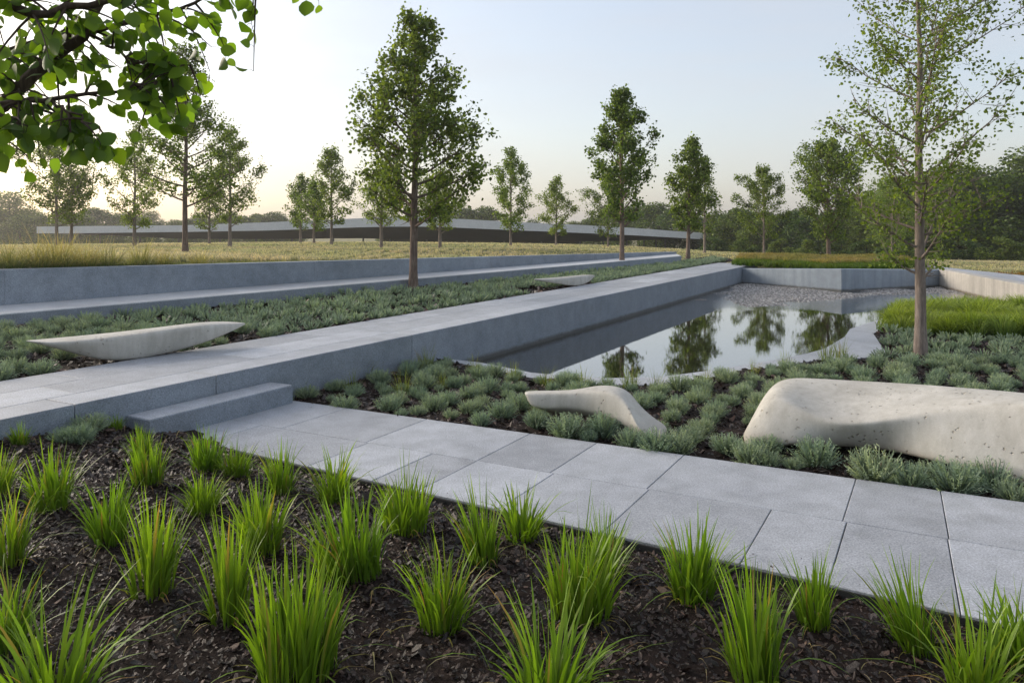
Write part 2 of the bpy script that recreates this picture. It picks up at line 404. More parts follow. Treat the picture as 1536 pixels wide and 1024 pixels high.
# upper row joints by the point where they meet the far edge
up = [(437, 600), (520, 612), (640, 628.5), (795, 650), (895, 664), (1026, 682), (1284, 718), (1411, 737)]
dn = [(383, 640), (555, 663), (650, 679), (716.5, 690), (830, 710), (974, 733.5), (1156, 766), (1270, 783), (1422, 810)]
skew = {1411: (bl(1444, 922, 0) - bl(1411, 737, 0)), 1422: (bl(1444, 922, 0) - bl(1411, 737, 0))}
ups, dns = [], []
for x, y in up:
    c = cross(x, y, skew.get(x)); ups.append((c[0], c[1]))
for x, y in dn:
    c = cross(x, y, skew.get(x)); dns.append((c[1], c[2]))
for k in range(3):
    a, b = ups[-1]; ups.append((a - V * -1.35, b - V * -1.35)); a, b = dns[-1]; dns.append((line_pt(jl0, jl1, a + V * 1.2, U), line_pt(*pN, b + V * 1.2, U)))
    ups[-1] = (line_pt(*pF, ups[-1][0], U), line_pt(jl0, jl1, ups[-1][1], U))
for (a, b), (c, d) in zip(ups[:-1], ups[1:]): prism(acc, [a, c, d, b], 0, -.06, .003, None, .0023)
for (a, b), (c, d) in zip(dns[:-1], dns[1:]):
    prism(acc, [a, c, d, b], random.uniform(-.0015, .001), -.06, .003, None, .0023)
# paving in front of the steps, left of the first joints
sA = bl(439, 601.5, 0); sB = bl(244, 657, 0)
UL = ups[0]; DL = dns[0]
rows = [(pF[0], UL[1])]
st_front_v = float(sA @ V)
# fill: from step front (line parallel to U) to first joints
lft = lambda q: line_pt(sA, sA + U, q, V)
prism(acc, [lft(UL[0]), UL[0], UL[1], lft(UL[1])], 0, -.06, .003, .35, .0017)
prism(acc, [lft(UL[1]), UL[1], DL[0] , lft(DL[0])], 0, -.06, .003, .6, .0017) if np.linalg.norm(UL[1] - DL[0]) > .05 and (UL[1] - DL[0]) @ U > 0.02 else None
prism(acc, [lft(DL[0]), DL[0], DL[1], line_pt(sA, sA + U, pN[0], V)], 0, -.06, .003, .5, .0017)
path_o = tag(link('path', acc.mesh('path'), M['paving']), kind='structure')
acc = Acc(); prism(acc, [pF[0] - .3 * V + .0 * U, pFr, pNr, pN[0] - .3 * V], -.012, -.30, .002)
tag(link('path_base', acc.mesh('path_base'), M['joint']), kind='structure')  # dark base: shade on the exposed path edge is put into the colour
# step (one block) in front of the walkway
s_r = bl(439, 577.5, ZS); vs = float(s_r @ V); us1 = float(s_r @ U); us0 = float(bl(243, 632, ZS) @ U)
acc = Acc()
u_a = float(bl(190, 631, ZS) @ U) - .15
prism(acc, [UV(us0 - .02, vs), UV(us1, vs), UV(us1, VF + .003), UV(u_a, VF + .003), UV(u_a, vs)][0:1] + [UV(us1, vs), UV(us1, VF + .003), UV(us0 - .02, VF + .003)], ZS, -.12, .006)
tag(link('step', acc.mesh('step'), M['granite']), 'single grey granite step block between lower paving and raised walkway', 'step'); step_o = bpy.data.objects['step']
acc = Acc(); prism(acc, [UV(us0 - .02, vs), UV(us1, vs), UV(us1, VF + .003), UV(us0 - .02, VF + .003)], ZS + .004, ZS - .004, .003, .6, .006); link('lit_step_top', acc.mesh('lit_step_top'), M['paving'], step_o)  # step's lit top put into colour: thin plate in the paler paving stone
# walkway: big front blocks + paving rows behind
acc = Acc()
uj = [-7.5, -4.5, -1.2] + [float(bl(x, y, ZW) @ U) for x, y in ((115, 608), (327, 564), (620, 503), (858, 452), (985, 426.5))] + [W_END]
for a, b in zip(uj[:-1], uj[1:]):
    prism(acc, [UV(a, VF), UV(b, VF), UV(b, VF - .34), UV(a, VF - .34)], ZW, -.42, .006, None, .0038)
face = acc.mesh('walkway_wall'); tag(link('walkway_wall', face, M['granite']), 'long low grey granite retaining edge carrying the walkway beside the pool', 'retaining wall')
acc = Acc()
for a, b in zip(uj[:-1], uj[1:]):
    prism(acc, [UV(a, VF), UV(b, VF), UV(b, VF - .34), UV(a, VF - .34)], ZW + .0045, ZW - .004 + .0045, .003, None, .0055)  # lit top of the front blocks put into colour as a paler skin
rws = [VF - .343, VF - .80, VB]
for r0, r1 in zip(rws[:-1], rws[1:]):
    u = -7.5
    while u < W_END:
        w = random.uniform(1.1, 2.3); w = min(w, W_END - u) if W_END - u - w > .4 else W_END - u
        prism(acc, [UV(u, r0), UV(u + w, r0), UV(u + w, r1), UV(u, r1)], ZW + random.uniform(.002, .004), ZW - .07, .003, None, .002)
        u += w
tag(link('walkway', acc.mesh('walkway'), M['paving']), kind='structure')
acc = Acc(); prism(acc, [UV(-7.5, VF - .345), UV(W_END - .01, VF - .345), UV(W_END - .01, VB + .01), UV(-7.5, VB + .01)], ZW - .012, -.42, .002)
tag(link('walkway_base', acc.mesh('walkway_base'), M['joint']), kind='structure')
# terrace path with its kerb face
acc = Acc()
tf = lambda t: ext(terr_fl, terr_f1, t); tbk = lambda t: ext(wall_l, terr_b1, t)
ts = np.linspace(0, 1, 17)
for k, (a, b) in enumerate(zip(ts[:-1], ts[1:])):
    prism(acc, [tf(a), tf(b), tbk(b), tbk(a)], ZT, ZT - .40, .006, None, .0022)
M['pale_paving'] = stone_mat('pale_paving', (.44, .45, .47), (.56, .57, .58), .5, .10, .62, .5)
tag(link('terrace_path', acc.mesh('terrace_path'), M['pale_paving']), kind='structure')
acc = Acc()
for k in range(9):
    a, b = k / 9, (k + 1) / 9
    prism(acc, [tf(a) + .006 * V, tf(b) + .006 * V, tf(b) + .003 * V, tf(a) + .003 * V], ZT - .012, ZT - .42, .001, None, 0)
tag(link('terrace_kerb', acc.mesh('terrace_kerb'), M['granite']), kind='structure')
# upper retaining wall, its top falls away to the right
acc = Acc()
zt_at = lambda p: .98 - .105 * 0 - (np.linalg.norm(p - terr_b0) / np.linalg.norm(terr_b1 - terr_b0)) * .36 if (p - terr_b0) @ (terr_b1 - terr_b0) > 0 else .98
ts = [0, .21, .43, .56, .70, .84, 1.0]
for a, b in zip(ts[:-1], ts[1:]):
    p, q = ext(wall_l, terr_b1, a), ext(wall_l, terr_b1, b)
    prism(acc, [p, q, q - .26 * V, p - .26 * V], [zt_at(p), zt_at(q), zt_at(q), zt_at(p)], .1, .006, None, .0015)
tag(link('retaining_wall', acc.mesh('retaining_wall'), M['granite']), 'long grey granite wall holding up the tawny meadow behind the terrace', 'retaining wall')
# planter wall with its prow
acc = Acc()
tz = lambda p, y, x=None: EYE - (y - HY) * p[1] / FP
a, b, c = plant_a - np.array((.25, -.05)), plant_b, plant_c
dn_ = np.array((0.0, .28))
prism(acc, [a, b, b + dn_, a + dn_], [tz(plant_a, 403), tz(b, 403.7), tz(b, 403.7), tz(plant_a, 403)], -.5, .006, .5, 0)
prism(acc, [b + (.001, 0), c, c + dn_, b + dn_ + (.001, 0)], [tz(b, 403.7), tz(c, 404.7), tz(c, 404.7), tz(b, 403.7)], -.5, .006, .35, 0)
tag(link('planter_wall', acc.mesh('planter_wall'), M['concrete']), 'smooth blue-grey concrete planter wall with a pointed prow closing the pool', 'planter wall')
# right hand wall + walkway on top
acc = Acc(); th = np.array((.0, 0))
rwn = np.array((rw1 - rw0)); rwn = rwn / np.linalg.norm(rwn); side = np.array((-rwn[1], rwn[0])); side = side if side[0] > 0 else -side
for t0, t1 in ((-.06, .45), (.45, 1.25), (1.25, 2.15)):
    p, q = ext(rw0, rw1, t0), ext(rw0, rw1, t1); prism(acc, [p, q, q + side * .3, p + side * .3], ZW, -.5, .006, None, .001)
tag(link('side_wall', acc.mesh('side_wall'), M['weathered']), 'pale weathered concrete wall with streaks on the right side of the pool', 'retaining wall')
acc = Acc()
for t0, t1 in ((-.1, .4), (.4, .9), (.9, 1.4), (1.4, 2.1)):
    p, q = ext(rw0, rw1, t0) + side * .302, ext(rw0, rw1, t1) + side * .302; p2, q2 = ext(rw_back0, rw_back1, t0), ext(rw_back0, rw_back1, t1)
    prism(acc, [p, q, q2, p2], ZW - .002, ZW - .2, .004, None, .002)
tag(link('side_walkway', acc.mesh('side_walkway'), M['paving']), kind='structure')
# pool kerb
kin = [(700, 541), (719, 543), (797, 558.5), (851, 563.5), (905, 567), (990, 565), (1056, 556.5), (1140, 543.5), (1210, 530), (1237, 522.5), (1267, 505), (1275, 493), (1332, 474.5)]
kout = [(700, 546), (716, 549), (795, 566), (850, 572), (905, 577), (992, 577), (1062, 566), (1150, 551.5), (1225, 540), (1290, 537), (1332, 533), (1310, 500), (1345, 480)]
ZK = -.04
kin = [bl(x, y, ZK) for x, y in kin]; kout = [bl(x, y, ZK) for x, y in kout]
kin.append(kin[-1] + (1.5, -.35)); kout.append(kout[-1] + (1.5, -.55))
kin[0] = line_pt(kin[0], kin[1], UV(6, VF + .004), U); kout[0] = line_pt(kout[0], kout[1], UV(6, VF + .004), U)
acc = Acc()
for i in range(len(kin) - 1):
    prism(acc, [kin[i], kin[i + 1], kout[i + 1], kout[i]], ZK, -.5, .002, .5 + .1 * (i % 2), 00)
tag(link('pool_kerb', acc.mesh('pool_kerb'), M['paving']), kind='structure')
POOL = [kin[0] - .02 * V] + kin[1:] + [rw0 * 0 + ext(rw0, rw1, 1.1), ext(rw0, rw1, .0), plant_c, plant_b, plant_a, UV(W_END - 1.2, VF)]
POOLX = [p.copy() for p in POOL]
# water sheet (slightly under the kerb) and gravel floor
v = [(p[0], p[1], ZWATER) for p in (UV(6.8, VF - .1), np.array((5.5, 8.6)), np.array((10.4, 9.6)), ext(rw0, rw1, 1.3) + side * .1, rw0 + side * .1, plant_c + (0, .1), plant_a + (0, .15), UV(W_END - 1.5, VF - .1))]
me = mesh_np('water', v, [np.array([list(range(len(v)))[::-1]])]); me.update()
wo = tag(link('water', me, M['water']), kind='structure')
if wo.data.polygons[0].normal.z < 0: wo.data.flip_normals()
GRAV = [[tuple(bl(x, y, ZWATER)) for x, y in ((960, 474), (1040, 446), (1106, 420), (1262, 437), (1419, 427), (1500, 441), (1430, 441), (1330, 444), (1225, 453), (1110, 461))], [tuple(bl(x, y, ZWATER)) for x, y in ((1330, 434), (1419, 428), (1500, 442), (1470, 446), (1400, 437))]]
def pool_floor(X, Y):
    k = np.zeros(np.shape(X))
    for g in GRAV:
        d = dseg(g, X, Y); sd_ = np.where(inpoly(g, X, Y), d, -d) + vnoise(X, Y, 1.1, 3) * .9 + vnoise(X, Y, .35, 6) * .3
        k = np.maximum(k, np.clip((sd_ + .5) / 1.0, 0, 1))
    return -.29 + k * .088 + vnoise(X, Y, .9) * .022 * k + vnoise(X, Y, .21) * .016
sheet('pool_bed', lambda x, y: inpoly(inset([tuple(p) for p in POOL], -.12), x, y), pool_floor, -2, 14, 8, 26, .1, M['gravel'])
# pebbles on the shallow end
def pebbles():
    acc = Acc(); n = 14000
    X = rng.uniform(5, 13.5, n * 4); Y = rng.uniform(14.5, 24, n * 4); ok = inpoly(POOL, X, Y) & (pool_floor(X, Y) > -.235 - rng.random(n * 4) * .03)
    X, Y = X[ok][:n], Y[ok][:n]; k = len(X)
    th = np.linspace(0, 2 * np.pi, 6, endpoint=False)
    s = rng.uniform(.014, .04, k); rot = rng.uniform(0, 6.28, k); asp = rng.uniform(.6, 1, k)
    ring = []
    for t in th:
        a = np.cos(t) * s; b = np.sin(t) * s * asp
        ring.append(np.stack([X + a * np.cos(rot) - b * np.sin(rot), Y + a * np.sin(rot) + b * np.cos(rot), pool_floor(X, Y)], 1))
    top = np.stack([X, Y, pool_floor(X, Y) + s * .75], 1)
    ring2 = [top + (r - np.stack([X, Y, pool_floor(X, Y)], 1)) * .62 - np.array((0, 0, 1)) * (s * .16)[:, None] for r in ring]
    VV = np.stack(ring + ring2 + [top], 1).reshape(-1, 3)
    base = (np.arange(k) * 13)[:, None]
    q = np.concatenate([base + np.array([[i, (i + 1) % 6, 6 + (i + 1) % 6, 6 + i]]) for i in range(6)])
    t = np.concatenate([base + np.array([[6 + i, 6 + (i + 1) % 6, 12]]) for i in range(6)])
    a = np.zeros((len(VV), 3)); a[:, 1] = np.repeat(rng.random(k), 13)
    return mesh_np('pebbles', VV, [q, t], a, True)
def pebble_mat():
    m, nt, out = newmat('wet_pebbles'); at = N(nt, 'ShaderNodeAttribute', attribute_name='col')
    sep = nt.nodes.new('ShaderNodeSeparateColor'); L(nt, at.outputs['Color'], sep.inputs[0])
    r = ramp(nt, sep.outputs[1], [(0, (.10, .095, .09)), (.5, (.24, .225, .21)), (.85, (.38, .36, .34)), (1, (.55, .53, .50))])
    b = N(nt, 'ShaderNodeBsdfPrincipled'); L(nt, r.outputs[0], b.inputs['Base Color']); b.inputs['Roughness'].default_value = .3
    L(nt, b.outputs[0], out.inputs[0]); return m
tag(link('pebbles', pebbles(), pebble_mat()), 'grey pebbles breaking the surface at the shallow far end of the pool', 'pebbles', kind='stuff')

# ------------------------------------------------------------------ beds
MUL = [(*P(0, 661, .17)[:2], .17), (-6, 3, .2), (*P(113, 640, .16)[:2], .155), (*bl(187, 640, .06), .06), (*pN[0], -.02), (*pN[1], -.045), (*lerp(*pN, .3), -.035), (*lerp(*pN, .6), -.04), (*lerp(*pN, .85), -.042),
       (3.5, 1.5, -.08), (0, 1.2, -.03), (-2, 2, .03), (0, 2.8, -.02), (-1.5, 3.2, .03), (-3, 1, .1), (1.5, 2.6, -.05)]
Tm = tps(MUL)
def mulch_z(X, Y): return np.minimum(Tm(X, Y), .2) + vnoise(X, Y, .55, 3) * .035 + vnoise(X, Y, .13, 5) * .018
def mulch_in(x, y):
    return inpoly([tuple(p) for p in (lerp(pN[0], pF[0], .25) , lerp(pNr, pFr, .25), np.array((6., -3.)), np.array((-9., -3.)), UV(-7, VF - .1), UV(us0 + .3, VF - .1), UV(us0 + .3, vs - .12))], x, y)
def strict_mulch(x, y):
    poly = [tuple(p) for p in (pN[0], pNr, np.array((6., -3.)), np.array((-9., -3.)), UV(-7, VF + .02), UV(us0 - .03, VF + .02), UV(us0 - .03, vs + .01))]
    return inpoly(poly, x, y)
def mulch_clip(X, Y):   # keep it under the paving where it passes beneath
    z = mulch_z(X, Y); return np.where(strict_mulch(X, Y), z, np.minimum(z, -.02))
sheet('mulch_bed', mulch_in, mulch_z, -9, 6, -3, 7, .06, M['soil'])
def chips(name, inside, zf, x0, x1, y0, y1, n, s0, s1, label, bias=None):
    X = rng.uniform(x0, x1, n); Y = rng.uniform(y0, y1, n)
    if bias is not None: Y = y0 + (y1 - y0) * rng.random(n) ** bias
    ok = inside(X, Y) & (Y > .5) & (np.abs(X) < Y * .76 + 1.1); X, Y = X[ok], Y[ok]; k = len(X)
    Z = zf(X, Y) + rng.uniform(.0, .016, k)
    s = s0 * .8 * np.exp(np.abs(rng.normal(0, .55, k))) * np.clip(Y / 3.5, .75, 3.0) ** .5; asp = rng.uniform(.35, .8, k); rot = rng.uniform(0, 6.28, k)
    a = np.stack([np.cos(rot), np.sin(rot), rng.normal(0, .5, k)], 1); b = np.stack([-np.sin(rot), np.cos(rot), rng.normal(0, .38, k)], 1)
    c = np.stack([X, Y, Z], 1); up = np.cross(a, b); up /= np.linalg.norm(up, axis=1)[:, None]
    pts = []
    for (p, q) in ((-1, -.7), (.2, -1), (1, -.3), (.75, .8), (-.3, 1), (-1, .35)):
        jit = rng.uniform(.7, 1.15, (k, 1)); pts.append(c + a * s[:, None] * p * .5 * jit + b * (s * asp)[:, None] * q * .5 * jit + up * (s * rng.uniform(-.1, .1, k))[:, None])
    VV = np.stack(pts, 1).reshape(-1, 3); base = (np.arange(k) * 6)[:, None]
    f = np.concatenate([base + np.array([[0, 1, 2, 3]]), base + np.array([[0, 3, 4, 5]])])
    at = np.zeros((len(VV), 3)); at[:, 1] = np.repeat(rng.random(k), 6)
    return tag(link(name, mesh_np(name, VV, f, at), M['chips']), label, 'bark mulch', kind='stuff')
chips('bark_mulch', strict_mulch, mulch_z, -4.5, 4, 1.2, 6.2, 150000, .0145, .034, 'dark brown bark mulch covering the bed of young grass clumps', 1.15)

PB = [tuple(p) for p in (pN[0], pNr, pFr, pF[0])]
chips('bark_crumbs', lambda x, y: inpoly(PB, x, y) & ((dseg([pN[0], pNr], x, y) < .01 + rng.exponential(.045, len(x))) | (dseg([pF[0], pFr], x, y) < .005 + rng.exponential(.03, len(x)))), lambda X, Y: X * 0 + .001, -3, 4, 2.5, 6.5, 12000, .005, .02, 'crumbs of bark mulch strayed onto the edges of the paving')
k_ = 420; X_ = rng.uniform(-3.2, 3.2, k_ * 3); Y_ = rng.uniform(2.3, 5.5, k_ * 3); o_k = strict_mulch(X_, Y_); X_, Y_ = X_[o_k][:k_], Y_[o_k][:k_]
LITTER = np.stack([X_, Y_, mulch_z(X_, Y_) + .008], 1)

# low bed right of the path up to the pool
def rb_poly(g=0.0):
    return [tuple(p) for p in ([UV(us1 - .4 + 0, VF + .0), UV(us1 + .02, vs - .05)] + [pF[0] + g * U, pFr + g * U, np.array((13., 3.)), ext(rw0, rw1, 2.1), ext(rw0, rw1, 1.02)] + [kout[-1]] + kout[-2:0:-1] + [kout[0]])]
RB = rb_poly()
def rb_z(X, Y):
    return -.045 + vnoise(X, Y, .6, 9) * .03 + vnoise(X, Y, .15, 4) * .014 + np.clip((X - 6) / 5, 0, 1) * .03
RBs = [tuple(p) for p in ([UV(us1 - .4, VF - .1), pF[0] - .25 * U - .2 * V, pFr - .3 * U, np.array((13.2, 3.)), ext(rw0, rw1, 2.1) + (.1, 0), ext(rw0, rw1, .95) + (.1, 0)] + [lerp(kin[i], kout[i], .8) for i in range(len(kin) - 1, 0, -1)] + [lerp(kin[0], kout[0], .8) - .1 * V])]
sheet('planting_bed', lambda x, y: inpoly(RBs, x, y), lambda X, Y: np.minimum(rb_z(X, Y), -.012 - .06 * (1 - np.clip((np.stack([X, Y], -1) @ U - float(pF[0] @ U)) / .15, 0, 1)) * (inpoly([tuple(p) for p in (pF[0], pFr, pNr, pN[0])], X, Y))), -2.5, 13.2, 2.5, 18, .08, M['soil'])
chips('bark_mulch', lambda x, y: inpoly(RB, x, y), rb_z, -2, 9, 3.2, 13, 60000, .02, .045, 'reddish brown bark mulch between the cushion plants beside the pool', 1.1)
# middle bed between walkway and terrace
MB = [tuple(p) for p in (UV(-6, VB), UV(27.5, VB), bl(1085, 384, .33), tf(1.0) + .02 * U, tf(0) + .01 * V)]
def mb_z(X, Y):
    v = X * V[0] + Y * V[1]; u = X * U[0] + Y * U[1]
    t = np.clip((VB - v) / 2.4, 0, 1)
    return .255 + t * .14 + vnoise(X, Y, .6, 2) * .03 + vnoise(X, Y, .15, 8) * .012 + np.clip((u - 20) / 8, 0, 1) * .03
MBs = [tuple(p) for p in (UV(-6, VB + .1), UV(27.8, VB + .1), bl(1085, 384, .33) - .4 * V + .6 * U, tf(1.0) - .2 * V + .4 * U, tf(0) - .12 * V)]
sheet('terrace_bed', lambda x, y: inpoly(MBs, x, y), mb_z, -9, 12, -4, 29, .12, M['soil'])
chips('bark_mulch', lambda x, y: inpoly(MB, x, y), mb_z, -8, 6, 4, 20, 60000, .03, .055, 'brown bark mulch under the planting between walkway and terrace', 1.0)

# ------------------------------------------------------------------ grass blades
def blades(base, az, length, lean, width, segs=5, droop=.25, twist=.5, dry=None, prof=.62, tmax=1.0):
    n = len(base); s = np.linspace(0, 1, segs + 1)
    h = np.stack([np.cos(az), np.sin(az), np.zeros(n)], 1); w0 = np.stack([-np.sin(az), np.cos(az), np.zeros(n)], 1)
    tw = rng.normal(0, twist, n)
    w = w0 * np.cos(tw)[:, None] + h * np.sin(tw)[:, None]
    pts = []
    for i, t in enumerate(s):
        c = base + h * (length * lean * t ** 1.7)[:, None]; c = c.copy()
        c[:, 2] += length * (t - np.asarray(droop) * t ** 3) * np.sqrt(np.maximum(1 - np.minimum(lean, 1.0) ** 2 * .5, .2))
        ww = width * (1 - t) ** prof * (.55 + .9 * min(t * 2.5, 1)) if i < segs else width * .04
        c2 = w * (ww / 2)[:, None]
        pts += [c - c2, c + c2]
    VV = np.stack(pts, 1).reshape(-1, 3); K = 2 * (segs + 1); b = (np.arange(n) * K)[:, None]
    f = np.concatenate([b + np.array([[2 * i, 2 * i + 1, 2 * i + 3, 2 * i + 2]]) for i in range(segs)])
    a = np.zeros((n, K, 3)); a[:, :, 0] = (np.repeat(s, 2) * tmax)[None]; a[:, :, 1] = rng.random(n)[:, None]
    if dry is not None: a[:, :, 2] = dry[:, None] * np.repeat(np.clip(s * 1.3, .3, 1), 2)[None]
    return VV, f, a.reshape(-1, 3)
def tuft_mesh(name, n=95, h=.38, r=.055, w=.0085, spread=.34, stray=5, segs=6):
    acc = Acc()
    rr = r * np.sqrt(rng.random(n)); th = rng.uniform(0, 6.28, n)
    base = np.stack([rr * np.cos(th) * 1.15, rr * np.sin(th), np.full(n, -.02)], 1)
    az = th + rng.normal(0, .7, n); L_ = h * rng.uniform(.35, 1.12, n) * (1.12 - .3 * rr / r) ; lean = spread * (.25 + .95 * rr / r) * rng.uniform(.3, 1.4, n)
    dr_ = np.where(rng.random(n) < .05, rng.uniform(.3, 1, n), 0) + np.where(rng.random(n) < .12, .15, 0)
    acc.add(*blades(base, az, L_, lean, w * rng.uniform(.45, 1.3, n), segs, np.clip(lean * .35, .02, .3) + np.where(rng.random(n) < .10, .35, 0), .5, dr_))
    k = stray; th = rng.uniform(0, 6.28, k); base = np.stack([r * np.cos(th), r * np.sin(th), np.full(k, -.01)], 1)
    acc.add(*blades(base, th, h * rng.uniform(.45, .95, k), rng.uniform(.7, 1.0, k), w * rng.uniform(.6, .9, k), segs + 2, rng.uniform(.5, .8, k)))
    k = 10; th = rng.uniform(0, 6.28, k); base = np.stack([r * 1.1 * np.cos(th), r * 1.1 * np.sin(th), np.full(k, .0)], 1)
    acc.add(*blades(base, th, h * rng.uniform(.15, .38, k), rng.uniform(.7, 1.2, k), w * rng.uniform(.5, .8, k), 4, .8, .5, rng.uniform(.5, 1, k)))
    return acc.mesh(name)
vL = blades(LITTER, rng.uniform(0, 6.28, len(LITTER)), rng.uniform(.04, .16, len(LITTER)), rng.uniform(.9, 1.2, len(LITTER)), rng.uniform(.002, .005, len(LITTER)), 5, .93, .9, rng.uniform(.3, 1, len(LITTER)))
lo_ = tag(link('dry_grass_litter', mesh_np('dry_grass_litter', *vL), M['meadow']), 'thin dry straw blades lying on the dark mulch', 'straw litter', kind='stuff')
def mulch_h(x, y): return float(mulch_z(np.array([x]), np.array([y]))[0])
TUFTS = [  # base px, base py, height px, width factor, label
 (78, 762, 104, 1.0, 'bushy bright green grass clump below the two small grey-green cushions'),
 (165, 812, 118, .95, 'upright yellow-green grass clump, second from left in its row'),
 (228, 890, 152, .95, 'tall grass clump with pale speckled leaves, third row from the path'),
 (222, 724, 78, .95, 'lush grass clump just in front of the left end of the granite step'),
 (214, 683, 48, .95, 'grass clump touching the left end of the granite step'),
 (174, 645, 28, 1.1, 'small grass sprout in the corner between step and raised walkway'),
 (30, 667, 36, 1.1, 'small grass clump against the walkway face at the far left'),
 (312, 704, 66, 1.0, 'feathery grass clump at the corner of the lower paving'),
 (355, 714, 60, 1.0, 'grass clump leaning over the paving edge beside the corner clump'),
 (304, 770, 66, 1.1, 'short round grass clump behind the tall speckled one'),
 (422, 738, 80, .9, 'narrow grass clump at the paving edge, third from the steps'),
 (501, 752, 98, .9, 'slender grass clump at the paving edge, fourth from the steps'),
 (608, 797, 112, 1.0, 'dense dark green grass clump at the paving edge, fifth from the steps'),
 (392, 826, 112, 1.0, 'light green grass clump behind the broad clump with wide blades'),
 (345, 930, 165, .8, 'broad grass clump with wide blades, left of the largest clump'),
 (528, 862, 138, 1.05, 'full grass clump between the largest clump and the paving'),
 (446, 1012, 205, .95, 'largest grass clump, at the bottom of the picture with a brown drooping leaf'),
 (662, 942, 165, .85, 'grass clump with a split base and straw-coloured old leaves'),
 (726, 843, 122, .85, 'leafy grass clump just behind the one with a split base'),
 (784, 808, 90, 1.0, 'thin arching grass clump at the paving edge, sixth from the steps'),
 (868, 926, 175, .9, 'thick double grass clump with orange-tipped dead leaves'),
 (905, 862, 108, .9, 'grass clump half hidden behind the thick double clump'),
 (826, 1062, 200, 1.0, 'open grass clump at the bottom centre with a long blade bent right'),
 (1040, 898, 130, .95, 'grass clump with a curled pale leaf near the paving edge'),
 (1132, 1022, 190, .95, 'big glossy grass clump with folded pale leaves, right of centre'),
 (1222, 938, 128, .85, 'grass clump beside the first wide paving joint'),
 (1374, 972, 142, .9, 'grass clump beneath the second, crooked paving joint'),
 (1466, 1050, 178, 1.0, 'wide grass clump in the bottom right corner'),
 (1536, 1000, 130, .9, 'grass clump cut by the right edge of the picture'),
 (12, 845, 140, .9, 'grass clump cut by the left edge, above the lower edge clump'),
 (-4, 740, 70, .9, 'grass clump at the far left edge below the walkway face'),
 (10, 972, 150, .95, 'lower grass clump at the left edge of the picture'),
 (80, 1062, 200, 1.15, 'spreading grass clump with long loose blades in the bottom left corner'),
]
tm = [tuft_mesh('grass_clump_%d' % i, n, h, r, w * random.uniform(.8, 1.2), sp * random.uniform(.7, 1.15), st) for i, (n, h, r, w, sp, st) in enumerate(2 * [
    (165, .40, .076, .0095, .34, 3), (140, .40, .070, .0092, .38, 3), (180, .40, .082, .0088, .30, 3), (120, .40, .066, .0120, .38, 3), (115, .40, .072, .0112, .50, 4), (200, .40, .090, .0088, .36, 3)])]; tm = [tm[i] for i in (0, 1, 2, 3, 4, 5, 6, 7, 8, 9, 10, 11)]
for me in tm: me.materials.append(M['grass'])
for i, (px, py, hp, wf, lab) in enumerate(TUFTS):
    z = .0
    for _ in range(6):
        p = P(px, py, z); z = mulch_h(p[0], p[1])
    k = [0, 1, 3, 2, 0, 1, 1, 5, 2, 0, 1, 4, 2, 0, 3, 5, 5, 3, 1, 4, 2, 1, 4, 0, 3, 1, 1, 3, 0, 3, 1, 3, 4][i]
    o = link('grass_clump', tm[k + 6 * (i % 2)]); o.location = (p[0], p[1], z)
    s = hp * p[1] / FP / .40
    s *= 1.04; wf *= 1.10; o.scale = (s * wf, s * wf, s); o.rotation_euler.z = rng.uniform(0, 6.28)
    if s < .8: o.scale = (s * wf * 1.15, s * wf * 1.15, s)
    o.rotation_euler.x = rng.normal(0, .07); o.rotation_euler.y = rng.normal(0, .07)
    tag(o, lab, 'grass clump', 'young grass clumps in the dark mulch bed')

